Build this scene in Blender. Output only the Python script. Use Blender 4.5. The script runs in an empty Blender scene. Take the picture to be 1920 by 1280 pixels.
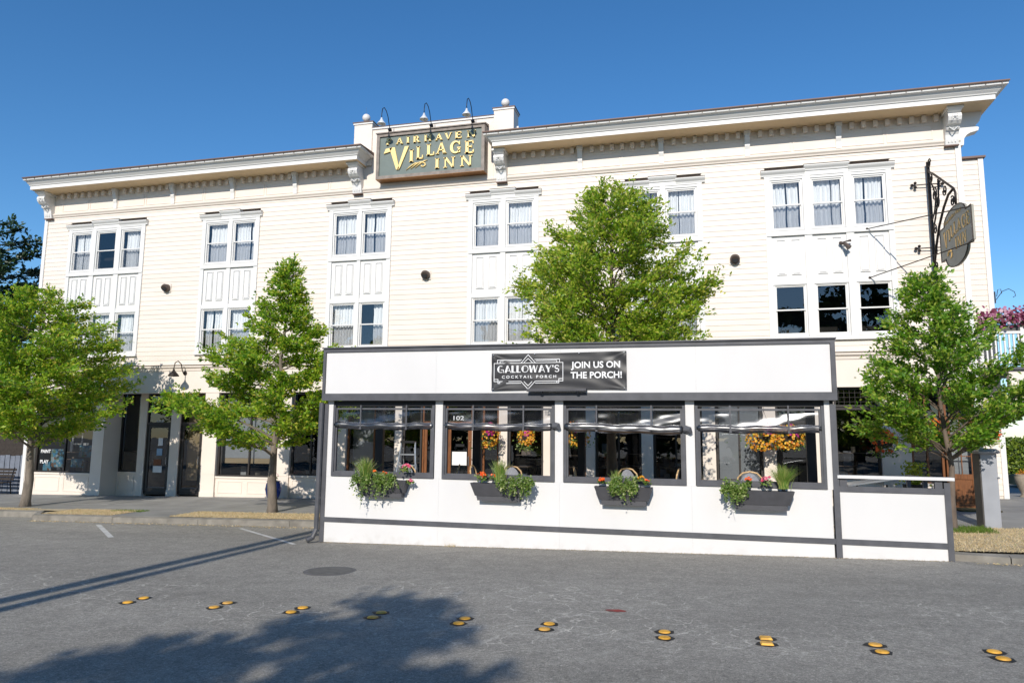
import bpy, math, random
import numpy as np
from mathutils import Vector, Matrix
R = math.radians
# ------------------------------------------------------------------ camera, sky, sun, exposure
scn = bpy.context.scene
col = scn.collection
cam_d = bpy.data.cameras.new('camera'); cam = bpy.data.objects.new('camera', cam_d); col.objects.link(cam)
yaw, pitch, roll = -0.253180, 0.133225, 0.0085835
fw = Vector((math.sin(yaw)*math.cos(pitch), math.cos(yaw)*math.cos(pitch), math.sin(pitch)))
rt = Vector((math.cos(yaw), -math.sin(yaw), 0)); up = rt.cross(fw)
r2 = rt*math.cos(roll)+up*math.sin(roll); u2 = up*math.cos(roll)-rt*math.sin(roll)
cam.matrix_world = Matrix(((r2.x, u2.x, -fw.x, 0), (r2.y, u2.y, -fw.y, -21.28), (r2.z, u2.z, -fw.z, 1.9), (0, 0, 0, 1)))
cam_d.lens = 25.93; cam_d.sensor_width = 36; cam_d.clip_end = 3000; cam_d.clip_start = .1
scn.camera = cam
SUN_EL, SUN_AZ = 29.5, 180.6          # azimuth clockwise from +Y: the sun stands behind the camera
w = bpy.data.worlds.new('World'); scn.world = w; w.use_nodes = True
nt = w.node_tree; nt.nodes.clear()
sky = nt.nodes.new('ShaderNodeTexSky'); sky.sky_type = 'NISHITA'; sky.sun_disc = False
sky.sun_elevation = R(SUN_EL); sky.sun_rotation = R(SUN_AZ); sky.air_density = 1.0; sky.dust_density = 0.15; sky.ozone_density = 4.5
bg = nt.nodes.new('ShaderNodeBackground'); bg.inputs[1].default_value = 0.15
ow = nt.nodes.new('ShaderNodeOutputWorld'); hsv = nt.nodes.new('ShaderNodeHueSaturation'); hsv.inputs['Saturation'].default_value = 1.2; hsv.inputs['Value'].default_value = .95
nt.links.new(sky.outputs[0], hsv.inputs['Color']); nt.links.new(hsv.outputs[0], bg.inputs[0]); nt.links.new(bg.outputs[0], ow.inputs[0])
sl = bpy.data.lights.new('sun', 'SUN'); sl.energy = 4.5; sl.angle = R(.5); sl.color = (1, .93, .83)
so = bpy.data.objects.new('sun', sl); col.objects.link(so)
sd = Vector((math.sin(R(SUN_AZ))*math.cos(R(SUN_EL)), math.cos(R(SUN_AZ))*math.cos(R(SUN_EL)), math.sin(R(SUN_EL))))
so.rotation_euler = sd.to_track_quat('Z', 'Y').to_euler(); so.location = (0, -40, 40)
scn.view_settings.view_transform = 'Standard'; scn.view_settings.look = 'None'
scn.view_settings.exposure = 0.03; scn.view_settings.gamma = 1; scn.view_settings.use_curve_mapping = False
scn.render.engine = 'CYCLES'
# ------------------------------------------------------------------ materials
MATS = {}
def nd(t, k, **kw):
    n = t.nodes.new(k)
    for a, b in kw.items():
        if a.startswith('i_'): n.inputs[int(a[2:])].default_value = b
        else: setattr(n, a, b)
    return n
def mat(name, c, rough=.6, metal=0., var=.12, scale=3., bump=0., bscale=60., stain=0., stainc=(.3, .26, .2), spec=.4, stretch=(1, 1, 1)):
    """plain painted or mineral surface with cloudy tone variation, grain relief and optional dirt"""
    m = bpy.data.materials.new(name); m.use_nodes = True; t = m.node_tree; b = t.nodes['Principled BSDF']
    tc = nd(t, 'ShaderNodeNewGeometry'); mp = nd(t, 'ShaderNodeMapping'); mp.inputs['Scale'].default_value = stretch
    t.links.new(tc.outputs['Position'], mp.inputs[0])
    n1 = nd(t, 'ShaderNodeTexNoise'); n1.inputs['Scale'].default_value = scale; n1.inputs['Detail'].default_value = 6
    t.links.new(mp.outputs[0], n1.inputs['Vector'])
    r = nd(t, 'ShaderNodeMapRange'); r.inputs[1].default_value = .3; r.inputs[2].default_value = .7; r.inputs[3].default_value = 1-var; r.inputs[4].default_value = 1+var*.5
    t.links.new(n1.outputs[0], r.inputs[0])
    mx = nd(t, 'ShaderNodeVectorMath', operation='SCALE'); mx.inputs[0].default_value = c[:3]; t.links.new(r.outputs[0], mx.inputs['Scale'])
    out = mx.outputs[0]
    if name in ('clap', 'concrete', 'kerb'):
        oi = nd(t, 'ShaderNodeObjectInfo'); ro = nd(t, 'ShaderNodeMapRange'); ro.inputs[3].default_value = .965 if name == 'clap' else .88; ro.inputs[4].default_value = 1.02; t.links.new(oi.outputs['Random'], ro.inputs[0])
        m2 = nd(t, 'ShaderNodeVectorMath', operation='SCALE'); t.links.new(out, m2.inputs[0]); t.links.new(ro.outputs[0], m2.inputs['Scale']); out = m2.outputs[0]
    if name == 'pwhite':      # road splash low on the sheets, faint rain streaks
        sp = nd(t, 'ShaderNodeSeparateXYZ'); t.links.new(tc.outputs['Position'], sp.inputs[0])
        lo = nd(t, 'ShaderNodeMapRange'); lo.inputs[1].default_value = .16; lo.inputs[2].default_value = -.12; t.links.new(sp.outputs[2], lo.inputs[0])
        ns = nd(t, 'ShaderNodeTexNoise'); ns.inputs['Scale'].default_value = 7; ns.inputs['Detail'].default_value = 8; t.links.new(tc.outputs['Position'], ns.inputs['Vector'])
        nr = nd(t, 'ShaderNodeMapRange'); nr.inputs[1].default_value = .48; nr.inputs[2].default_value = .8; nr.inputs[4].default_value = .45; t.links.new(ns.outputs[0], nr.inputs[0])
        mu = nd(t, 'ShaderNodeMath', operation='MULTIPLY'); t.links.new(lo.outputs[0], mu.inputs[0]); t.links.new(nr.outputs[0], mu.inputs[1])
        mz = nd(t, 'ShaderNodeMix', data_type='RGBA'); t.links.new(mu.outputs[0], mz.inputs[0]); t.links.new(out, mz.inputs[6]); mz.inputs[7].default_value = (.36, .32, .27, 1); out = mz.outputs[2]
    if stain > 0:
        n2 = nd(t, 'ShaderNodeTexNoise'); n2.inputs['Scale'].default_value = scale*.37; n2.inputs['Detail'].default_value = 9; n2.inputs['Roughness'].default_value = .7
        t.links.new(mp.outputs[0], n2.inputs['Vector'])
        r3 = nd(t, 'ShaderNodeMapRange'); r3.inputs[1].default_value = .52; r3.inputs[2].default_value = .72; r3.inputs[4].default_value = stain
        t.links.new(n2.outputs[0], r3.inputs[0])
        mm = nd(t, 'ShaderNodeMix', data_type='RGBA'); t.links.new(r3.outputs[0], mm.inputs[0]); t.links.new(out, mm.inputs[6]); mm.inputs[7].default_value = (*stainc, 1)
        out = mm.outputs[2]
    t.links.new(out, b.inputs['Base Color'])
    b.inputs['Roughness'].default_value = rough; b.inputs['Metallic'].default_value = metal; b.inputs['Specular IOR Level'].default_value = spec
    if bump > 0:
        n3 = nd(t, 'ShaderNodeTexNoise'); n3.inputs['Scale'].default_value = bscale; n3.inputs['Detail'].default_value = 5; t.links.new(mp.outputs[0], n3.inputs['Vector'])
        bp = nd(t, 'ShaderNodeBump'); bp.inputs['Strength'].default_value = bump; bp.inputs['Distance'].default_value = .01
        t.links.new(n3.outputs[0], bp.inputs['Height']); t.links.new(bp.outputs[0], b.inputs['Normal'])
    MATS[name] = m; return m
def leafmat(name, cols, trans=.35, rough=.45):
    m = bpy.data.materials.new(name); m.use_nodes = True; t = m.node_tree; t.nodes.clear()
    g = nd(t, 'ShaderNodeNewGeometry'); cr = nd(t, 'ShaderNodeValToRGB'); t.links.new(g.outputs['Random Per Island'], cr.inputs[0])
    e = cr.color_ramp.elements
    while len(e) > 1: e.remove(e[-1])
    for i, (p, c) in enumerate(cols):
        x = e[0] if i == 0 else e.new(p)
        x.position = p; x.color = (*c, 1)
    p = nd(t, 'ShaderNodeBsdfPrincipled'); p.inputs['Roughness'].default_value = rough; p.inputs['Specular IOR Level'].default_value = .5
    tr = nd(t, 'ShaderNodeBsdfTranslucent'); mx = nd(t, 'ShaderNodeMixShader'); mx.inputs[0].default_value = trans
    hs = nd(t, 'ShaderNodeHueSaturation'); hs.inputs['Value'].default_value = 1.5; hs.inputs['Hue'].default_value = .485
    t.links.new(cr.outputs[0], p.inputs['Base Color']); t.links.new(cr.outputs[0], hs.inputs['Color']); t.links.new(hs.outputs[0], tr.inputs[0])
    t.links.new(p.outputs[0], mx.inputs[1]); t.links.new(tr.outputs[0], mx.inputs[2])
    o = nd(t, 'ShaderNodeOutputMaterial'); t.links.new(mx.outputs[0], o.inputs[0]); MATS[name] = m; return m
def glassmat(name, tint=(.8, .85, .85), refl=.09, rough=.0, bump=0., bs=3., scl=(1, 1, 1)):
    m = bpy.data.materials.new(name); m.use_nodes = True; t = m.node_tree; t.nodes.clear()
    tr = nd(t, 'ShaderNodeBsdfTransparent'); tr.inputs[0].default_value = (*tint, 1)
    gl = nd(t, 'ShaderNodeBsdfGlossy'); gl.inputs['Roughness'].default_value = rough; gl.inputs[0].default_value = (.95, .97, 1, 1)
    lw = nd(t, 'ShaderNodeFresnel'); lw.inputs[0].default_value = 1.5
    ad = nd(t, 'ShaderNodeMath', operation='ADD', use_clamp=True); ad.inputs[1].default_value = refl; t.links.new(lw.outputs[0], ad.inputs[0])
    mx = nd(t, 'ShaderNodeMixShader'); t.links.new(ad.outputs[0], mx.inputs[0]); t.links.new(tr.outputs[0], mx.inputs[1]); t.links.new(gl.outputs[0], mx.inputs[2])
    if bump:
        g = nd(t, 'ShaderNodeNewGeometry'); mp = nd(t, 'ShaderNodeMapping'); mp.inputs['Scale'].default_value = scl; t.links.new(g.outputs['Position'], mp.inputs[0])
        n = nd(t, 'ShaderNodeTexNoise'); n.inputs['Scale'].default_value = bs; n.inputs['Detail'].default_value = 3; t.links.new(mp.outputs[0], n.inputs['Vector'])
        b = nd(t, 'ShaderNodeBump'); b.inputs['Strength'].default_value = bump; b.inputs['Distance'].default_value = .05
        t.links.new(n.outputs[0], b.inputs['Height']); t.links.new(b.outputs[0], gl.inputs['Normal'])
    o = nd(t, 'ShaderNodeOutputMaterial'); t.links.new(mx.outputs[0], o.inputs[0]); MATS[name] = m; return m
mat('clap', (.765, .685, .605), .55, var=.05, scale=1.5, bump=.12, bscale=40, stain=.10, stainc=(.55, .47, .36), stretch=(.6, 1, 3))
mat('cream', (.76, .68, .60), .55, var=.05, scale=1.2, stain=.10, stainc=(.5, .43, .33))
mat('white', (.725, .715, .695), .5, var=.04, scale=2, stain=.10, stainc=(.6, .57, .5))
mat('soffit', (.72, .545, .335), .6, var=.05)
mat('pwhite', (.675, .665, .655), .55, var=.05, scale=.9, bump=.35, bscale=1.5, stain=.16, stainc=(.62, .62, .60), stretch=(1, 1, .5))
mat('pgrey', (.085, .087, .098), .5, var=.2, scale=5, bump=.1, bscale=120, stain=.3, stainc=(.15, .15, .155))
mat('boxgrey', (.07, .07, .078), .55, var=.15, scale=8)
mat('black', (.012, .012, .014), .4, var=.1)
mat('iron', (.03, .022, .018), .5, metal=.3, var=.3, scale=20, bump=.3, bscale=90)
mat('darkframe', (.035, .03, .028), .45)
mat('wood', (.20, .075, .025), .4, var=.45, scale=9, bump=.1, stretch=(6, 6, .6))
mat('tanwood', (.62, .36, .14), .5, var=.3, scale=12)
mat('brownroof', (.17, .11, .09), .6, metal=.2)
mat('signgreen', (.15, .185, .17), .55, var=.1, scale=4)
mat('signframe', (.24, .20, .17), .5, var=.3, scale=8)
mat('signunder', (.35, .16, .05), .5)
mat('gold', (.83, .62, .26), .45, metal=.25, var=.06)
mat('gold2', (.90, .56, .20), .5, metal=0, var=.06)
mat('blade', (.34, .33, .28), .55, var=.1)
mat('lampwhite', (.75, .76, .78), .35, metal=.2)
mat('ball', (.72, .69, .66), .5)
mat('vent', (.13, .10, .085), .5, metal=.5)
mat('concrete', (.27, .265, .25), .85, var=.22, scale=1.3, bump=.3, bscale=90, stain=.45, stainc=(.17, .165, .155))
mat('kerb', (.27, .25, .215), .9, var=.3, scale=4, bump=.6, bscale=45, stain=.6, stainc=(.14, .12, .095))
mat('soil', (.50, .41, .27), .95, var=.4, scale=6, bump=.6, bscale=50, stain=.5, stainc=(.30, .24, .15))
mat('bark', (.155, .12, .095), .9, var=.35, scale=10, bump=.8, bscale=40, stretch=(1, 1, .35))
mat('bark2', (.045, .036, .03), .9, var=.3, scale=10, bump=.6, bscale=40)
mat('curtain', (.80, .81, .83), .8, var=.05, scale=4)
mat('sheer', (.60, .62, .66), .8, var=.05, scale=4)
mat('dark', (.02, .02, .022), .8)
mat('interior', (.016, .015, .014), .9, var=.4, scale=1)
mat('kiosk', (.33, .345, .38), .45, metal=.1, var=.1, scale=3)
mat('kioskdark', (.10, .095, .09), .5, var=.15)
mat('bluepot', (.01, .045, .30), .15, var=.25, scale=7, spec=.7)
mat('urn', (.33, .28, .22), .8, var=.2, scale=9, bump=.3)
mat('weave', (.33, .34, .38), .7, var=.35, scale=70)
mat('rattan', (.62, .42, .22), .5, var=.4, scale=30)
mat('alu', (.45, .47, .5), .3, metal=.8, var=.15)
mat('paper', (.8, .8, .8), .6)
mat('yellow', (.76, .40, .05), .5, var=.4, scale=11, stain=.75, stainc=(.36, .25, .14), bump=.3, bscale=150)
mat('tar', (.012, .012, .013), .6, var=.3, scale=9)
mat('oldtar', (.14, .135, .13), .8, var=.3, scale=9, stain=.6, stainc=(.14, .135, .13))
mat('paint', (.55, .54, .51), .75, var=.2, scale=9, stain=.9, stainc=(.16, .155, .15))
mat('redpaint', (.28, .05, .04), .8, var=.3, scale=8, stain=.9, stainc=(.13, .1, .1))
mat('iron_cover', (.15, .145, .135), .6, metal=.4, var=.3, scale=10, bump=.5, bscale=60)
mat('banner', (.03, .03, .033), .42, var=.15, spec=.45)
mat('bark1', (.19, .16, .13), .9, var=.35, scale=10, bump=.8, bscale=40, stretch=(1, 1, .35))
mat('print', (.82, .82, .82), .45, var=.03)
mat('bluecloth', (.30, .45, .62), .7, var=.2)
mat('stone', (.35, .26, .2), .85, var=.25, scale=5)
mat('rust', (.25, .10, .05), .8, var=.3, scale=20)
mat('plinth', (.10, .10, .10), .8)
mat('fence', (.17, .19, .23), .8, var=.2, scale=6)
mat('mat_', (.13, .10, .035), .9, var=.3, scale=20)
leafmat('leaf', [(0, (.06, .17, .010)), (.25, (.13, .29, .014)), (.5, (.24, .41, .022)), (.85, (.42, .52, .045)), (1, (.55, .46, .08))], 0.48)
leafmat('leaf3', [(0, (.08, .19, .010)), (.25, (.17, .32, .016)), (.55, (.31, .45, .030)), (.85, (.48, .55, .06)), (1, (.62, .54, .14))], 0.48)
leafmat('leaf4', [(0, (.06, .17, .012)), (.3, (.12, .28, .020)), (.7, (.24, .41, .034)), (1, (.44, .48, .08))], 0.48)
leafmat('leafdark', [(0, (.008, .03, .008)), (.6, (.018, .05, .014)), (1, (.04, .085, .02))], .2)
leafmat('leafboxed', [(0, (.06, .13, .015)), (.5, (.14, .24, .035)), (.85, (.26, .34, .09)), (1, (.55, .56, .28))], 0.36)
leafmat('blade_', [(0, (.10, .20, .03)), (.6, (.20, .32, .05)), (1, (.45, .40, .15))], 0.4)
leafmat('drygrass', [(0, (.46, .35, .19)), (.6, (.62, .50, .29)), (.9, (.72, .61, .40)), (1, (.24, .28, .09))], .25, .8)
leafmat('greengrass', [(0, (.05, .12, .01)), (1, (.16, .24, .03))], .25, .8)
leafmat('chart', [(0, (.25, .32, .01)), (1, (.45, .45, .03))], .3)
leafmat('hedge', [(0, (.06, .12, .01)), (.5, (.13, .20, .015)), (1, (.22, .28, .03))], .3)
leafmat('fl_yellow', [(0, (.55, .16, .01)), (.5, (.72, .36, .02)), (1, (.80, .52, .05))], .25)
leafmat('fl_orange', [(0, (.75, .08, .01)), (1, (.85, .22, .02))], .25)
leafmat('fl_magenta', [(0, (.35, .01, .16)), (1, (.65, .04, .32))], .25)
leafmat('fl_pink', [(0, (.62, .05, .12)), (.6, (.75, .16, .26)), (1, (.8, .4, .45))], .25)
leafmat('fl_petunia', [(0, (.10, .015, .03)), (.45, (.22, .04, .09)), (.8, (.38, .13, .24)), (1, (.6, .45, .5))], .25)
glassmat('glass', (.92, .94, .94), .05, 0., .06, 1.3)
glassmat('screen', (.74, .74, .75), .03, 0., .05, 1.3)
glassmat('shopglass', (.50, .52, .53), .035, 0., .04, 1.0)
glassmat('vinyl', (.70, .72, .75), .03, .26, .2, 1.3, (.6, 1, 2.6))
glassmat('vinylroll', (.36, .36, .38), .07, .34, .35, 5., (.12, 1, 2.5))
def mural():
    m = bpy.data.materials.new('mural'); m.use_nodes = True; t = m.node_tree; b = t.nodes['Principled BSDF']; g = nd(t, 'ShaderNodeNewGeometry')
    v = nd(t, 'ShaderNodeTexVoronoi'); v.inputs['Scale'].default_value = 11; n = nd(t, 'ShaderNodeTexNoise'); n.inputs['Scale'].default_value = 6
    t.links.new(g.outputs['Position'], n.inputs['Vector']); t.links.new(g.outputs['Position'], v.inputs['Vector'])
    cr = nd(t, 'ShaderNodeValToRGB'); t.links.new(v.outputs['Color'], cr.inputs[0]); e = cr.color_ramp.elements; e[0].color = (.04, .18, .42, 1); e[1].color = (.6, .68, .72, 1); e[1].position = .75
    for p, c in ((.3, (.12, .42, .62, 1)), (.5, (.25, .5, .6, 1)), (.58, (.3, .12, .05, 1)), (.64, (.1, .22, .05, 1))): e.new(p).color = c
    t.links.new(cr.outputs[0], b.inputs['Base Color']); MATS['mural'] = m
mural()
# brown stained wood in doors uses 'wood'; asphalt gets its own network: grain, worn patches, pale crack webs
def asphalt():
    m = bpy.data.materials.new('asphalt'); m.use_nodes = True; t = m.node_tree; b = t.nodes['Principled BSDF']
    g = nd(t, 'ShaderNodeNewGeometry')
    def noise(s, d=5, rough=.55, st=None):
        n = nd(t, 'ShaderNodeTexNoise'); n.inputs['Scale'].default_value = s; n.inputs['Detail'].default_value = d; n.inputs['Roughness'].default_value = rough
        if st:
            mp = nd(t, 'ShaderNodeMapping'); mp.inputs['Scale'].default_value = st; t.links.new(g.outputs['Position'], mp.inputs[0]); t.links.new(mp.outputs[0], n.inputs['Vector'])
        else: t.links.new(g.outputs['Position'], n.inputs['Vector'])
        return n
    def rng(src, a, b_, c, d):
        r = nd(t, 'ShaderNodeMapRange'); r.inputs[1].default_value = a; r.inputs[2].default_value = b_; r.inputs[3].default_value = c; r.inputs[4].default_value = d; t.links.new(src, r.inputs[0]); return r.outputs[0]
    def mul(a, b_, op='MULTIPLY'):
        n = nd(t, 'ShaderNodeMath', operation=op)
        for i, v in enumerate((a, b_)):
            if isinstance(v, float): n.inputs[i].default_value = v
            else: t.links.new(v, n.inputs[i])
        return n.outputs[0]
    big = rng(noise(.35, 6, .6, (.5, 1.4, 1)).outputs[0], .3, .7, .82, 1.12)
    mid = rng(noise(3.5, 6, .65).outputs[0], .3, .7, .85, 1.13)
    fine = rng(noise(75, 3, .8).outputs[0], .32, .68, .52, 1.48)
    v = nd(t, 'ShaderNodeTexVoronoi'); v.inputs['Scale'].default_value = 62; t.links.new(g.outputs['Position'], v.inputs['Vector'])
    chips = rng(v.outputs['Color'], .82, .93, 0., .16)
    coarse = rng(noise(21, 4, .75).outputs[0], .30, .70, .70, 1.30)
    base = mul(mul(mul(mul(big, mid), fine), coarse), .30)
    base = mul(base, chips, 'ADD')
    # pale web of dried cracks, only in some areas
    wob = noise(1.7, 4); vm = nd(t, 'ShaderNodeVectorMath', operation='SCALE'); vm.inputs['Scale'].default_value = .55; t.links.new(wob.outputs['Color'], vm.inputs[0])
    va = nd(t, 'ShaderNodeVectorMath', operation='ADD'); t.links.new(vm.outputs[0], va.inputs[0]); t.links.new(g.outputs['Position'], va.inputs[1])
    vc = nd(t, 'ShaderNodeTexVoronoi', feature='DISTANCE_TO_EDGE'); vc.inputs['Scale'].default_value = 2.6; t.links.new(va.outputs[0], vc.inputs['Vector'])
    line = rng(vc.outputs['Distance'], 0., .034, 1., 0.)
    area = rng(noise(.42, 4, .6, (.55, 1.2, 1)).outputs[0], .44, .56, 0., 1.)
    sx = nd(t, 'ShaderNodeSeparateXYZ'); t.links.new(g.outputs['Position'], sx.inputs[0])
    band = mul(rng(sx.outputs[1], -15.5, -13.6, 0., 1.), rng(sx.outputs[1], -11.6, -10.4, 1., 0.))
    brk = rng(noise(5.5, 4, .7).outputs[0], .40, .58, 0., 1.)
    cr = mul(mul(mul(line, area), band), mul(brk, .30))
    # one long seam
    se = nd(t, 'ShaderNodeMath', operation='ABSOLUTE')
    sadd = mul(mul(sx.outputs[0], .10), mul(rng(noise(1.2, 4).outputs[0], 0, 1, -.22, .22), 13.95, 'ADD'), 'ADD')
    t.links.new(mul(sx.outputs[1], sadd, 'ADD'), se.inputs[0])
    seam = mul(rng(se.outputs[0], 0., .013, 1., 0.), .10)
    tot = mul(mul(base, cr, 'ADD'), mul(seam, brk), 'ADD')
    cc = nd(t, 'ShaderNodeCombineXYZ'); t.links.new(tot, cc.inputs[0]); t.links.new(mul(tot, .935), cc.inputs[1]); t.links.new(mul(tot, .81), cc.inputs[2])
    t.links.new(cc.outputs[0], b.inputs['Base Color']); b.inputs['Roughness'].default_value = .82; b.inputs['Specular IOR Level'].default_value = .35
    bp = nd(t, 'ShaderNodeBump'); bp.inputs['Strength'].default_value = .6; bp.inputs['Distance'].default_value = .012
    t.links.new(mul(fine, mul(cr, -2.), 'ADD'), bp.inputs['Height']); t.links.new(bp.outputs[0], b.inputs['Normal']); MATS['asphalt'] = m
asphalt()
# ------------------------------------------------------------------ mesh helpers
class MB:
    def __init__(s): s.v = []; s.f = []
    def add(s, vs, fs):
        k = len(s.v); s.v += [tuple(map(float, p)) for p in vs]; s.f += [tuple(i+k for i in f) for f in fs]; return s
    def box(s, x0, x1, y0, y1, z0, z1):
        return s.add([(x0, y0, z0), (x1, y0, z0), (x1, y1, z0), (x0, y1, z0), (x0, y0, z1), (x1, y0, z1), (x1, y1, z1), (x0, y1, z1)],
                     [(0, 3, 2, 1), (4, 5, 6, 7), (0, 1, 5, 4), (1, 2, 6, 5), (2, 3, 7, 6), (3, 0, 4, 7)])
    def prism(s, poly, a, b, axis='x'):
        """poly: 2D outline; axis x -> (y,z) swept in x, y -> (x,z) swept in y, z -> (x,y) swept in z"""
        def P(p, t): return {'x': (t, p[0], p[1]), 'y': (p[0], t, p[1]), 'z': (p[0], p[1], t)}[axis]
        n = len(poly); vs = [P(p, a) for p in poly]+[P(p, b) for p in poly]
        fs = [tuple(range(n)), tuple(range(2*n-1, n-1, -1))]+[(i, i+n, (i+1) % n+n, (i+1) % n) for i in range(n)]
        return s.add(vs, fs)
    def ring(s, x0, x1, z0, z1, t, y0, y1, tb=None):
        tb = t if tb is None else tb
        s.box(x0, x0+t, y0, y1, z0, z1); s.box(x1-t, x1, y0, y1, z0, z1)
        s.box(x0+t, x1-t, y0, y1, z1-t, z1); return s.box(x0+t, x1-t, y0, y1, z0, z0+tb)
    def tube(s, pts, r, n=8, cap=True):
        pts = [Vector(p) for p in pts]; m = len(pts); rr = r if isinstance(r, (list, tuple)) else [r]*m
        vs = []; prev = None
        for i, p in enumerate(pts):
            d = (pts[min(i+1, m-1)]-pts[max(i-1, 0)]).normalized()
            a = prev if prev is not None else (Vector((0, 0, 1)) if abs(d.z) < .9 else Vector((1, 0, 0)))
            a = (a-d*a.dot(d)).normalized(); prev = a; b = d.cross(a)
            for k in range(n):
                t = 2*math.pi*k/n; vs.append(p+(a*math.cos(t)+b*math.sin(t))*rr[i])
        fs = [(i*n+k, i*n+(k+1) % n, (i+1)*n+(k+1) % n, (i+1)*n+k) for i in range(m-1) for k in range(n)]
        if cap: fs += [tuple(range(n-1, -1, -1)), tuple((m-1)*n+k for k in range(n))]
        return s.add(vs, fs)
    def lathe(s, prof, c=(0, 0, 0), n=20):
        vs = [(c[0]+r*math.cos(2*math.pi*k/n), c[1]+r*math.sin(2*math.pi*k/n), c[2]+z) for r, z in prof for k in range(n)]
        m = len(prof); fs = [(i*n+k, i*n+(k+1) % n, (i+1)*n+(k+1) % n, (i+1)*n+k) for i in range(m-1) for k in range(n)]
        fs += [tuple(range(n-1, -1, -1)), tuple((m-1)*n+k for k in range(n))]
        return s.add(vs, fs)
    def ball(s, c, r, n=12, m=8, sq=1):
        return s.lathe([(max(.001, r*math.sin(math.pi*i/m)), -r*sq*math.cos(math.pi*i/m)) for i in range(m+1)], c, n)
    def grid(s, f, nu, nv):
        vs = [f(i/nu, j/nv) for j in range(nv+1) for i in range(nu+1)]
        return s.add(vs, [(j*(nu+1)+i, j*(nu+1)+i+1, (j+1)*(nu+1)+i+1, (j+1)*(nu+1)+i) for j in range(nv) for i in range(nu)])
    def text(s, str_, x, y, z, h, width=None, ext=.004, off=0., side='front', res=3, slant=0):
        """flat or raised lettering with Blender's own typeface; h cap height, width total width"""
        cu = bpy.data.curves.new('t', 'FONT'); cu.body = str_; cu.size = 1; cu.extrude = .5; cu.offset = off; cu.resolution_u = res; cu.fill_mode = 'BOTH'
        o = bpy.data.objects.new('t', cu); col.objects.link(o); dg = bpy.context.evaluated_depsgraph_get(); me = o.evaluated_get(dg).to_mesh()
        vs = [v.co.copy() for v in me.vertices]; fs = [tuple(p.vertices) for p in me.polygons]; o.evaluated_get(dg).to_mesh_clear()
        bpy.data.objects.remove(o); bpy.data.curves.remove(cu)
        if not vs: return s
        x0 = min(v.x for v in vs); x1 = max(v.x for v in vs); z0 = 0; sc = h/.73
        sx = (width/(x1-x0)) if width else sc
        out = []
        for v in vs:
            a, b, d = (v.x-x0)*sx+slant*v.y*sc, v.y*sc, v.z*2*ext
            out.append((x+a, y-d, z+b) if side == 'front' else (x-d, y-a, z+b))
        return s.add(out, fs)
    def build(s, name, m=None, parent=None, at=None, smooth=False, kind=None, label=None):
        me = bpy.data.meshes.new(name); off = Vector(parent_loc(parent)) if parent is not None else Vector(at or (0, 0, 0))
        me.from_pydata([(p[0]-off.x, p[1]-off.y, p[2]-off.z) for p in s.v], [], s.f)
        me.materials.append(MATS[m]) if isinstance(m, str) else None
        if smooth:
            for p in me.polygons: p.use_smooth = True
        me.update(); o = bpy.data.objects.new(name, me); col.objects.link(o)
        if parent is not None: o.parent = parent
        else: o.location = off
        if kind: o['kind'] = kind
        if label: o['label'] = label
        return o
def _isl(s, name, m=None, parent=None, **k):
    n = len(s.v); p = list(range(n))
    def find(a):
        while p[a] != a: p[a] = p[p[a]]; a = p[a]
        return a
    for f in s.f:
        for q in f[1:]: p[find(q)] = find(f[0])
    gr = {}
    for f in s.f: gr.setdefault(find(f[0]), []).append(f)
    # pieces that overlap or touch in plan (strokes of one character) stay together
    boxes = []
    for r_, fs in gr.items():
        ix = sorted({i for f in fs for i in f}); bb = [min(s.v[i][a] for i in ix) for a in range(3)]+[max(s.v[i][a] for i in ix) for a in range(3)]
        boxes.append([bb, [(ix, fs)]])
    ch = True
    while ch:
        ch = False
        for i in range(len(boxes)):
            for j in range(i+1, len(boxes)):
                A, B_ = boxes[i][0], boxes[j][0]
                if all(A[a] <= B_[a+3]+1e-4 and B_[a] <= A[a+3]+1e-4 for a in range(3)):
                    boxes[i] = [[min(A[a], B_[a]) for a in range(3)]+[max(A[a+3], B_[a+3]) for a in range(3)], boxes[i][1]+boxes[j][1]]; boxes.pop(j); ch = True; break
            if ch: break
    for bb, parts in boxes:
        q = s.__class__(); mp = {}
        for ix, fs in parts:
            for i in ix: mp[i] = len(q.v); q.v.append(s.v[i])
            q.f += [tuple(mp[i] for i in f) for f in fs]
        q.build(name, m, parent, **k)
MB.build_islands = _isl
def parent_loc(p):
    l = Vector((0, 0, 0))
    while p is not None: l += p.location; p = p.parent
    return l
def B(*a): return MB().box(*a)
def tag(o, label=None, cat=None, group=None, kind=None):
    if label: o['label'] = label
    if cat: o['category'] = cat
    if group: o['group'] = group
    if kind: o['kind'] = kind
    return o
def thing(name, loc, label, cat, group=None):
    o = bpy.data.objects.new(name, None); col.objects.link(o); o.location = loc; o.empty_display_size = .2; return tag(o, label, cat, group)
def inst(src, name, parent, loc):
    """another object sharing the mesh, at loc in the parent's frame"""
    o = bpy.data.objects.new(name, src.data); col.objects.link(o); o.parent = parent; o.location = loc
    if src.get('kind'): o['kind'] = src['kind']
    return o
def copy_tree(o, parent=None):
    c = o.copy(); col.objects.link(c); c.parent = parent
    for ch in [k for k in bpy.data.objects if k.parent == o]: copy_tree(ch, c)
    return c
rng = np.random.default_rng(7)
def zf(x): return .222+.0145*x                 # the street climbs gently to the right
def side_z(x, y): return zf(x)+.015*min(y, 0)
def road_z(x, y=0): return zf(max(-60, min(60, x)))-.235
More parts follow.
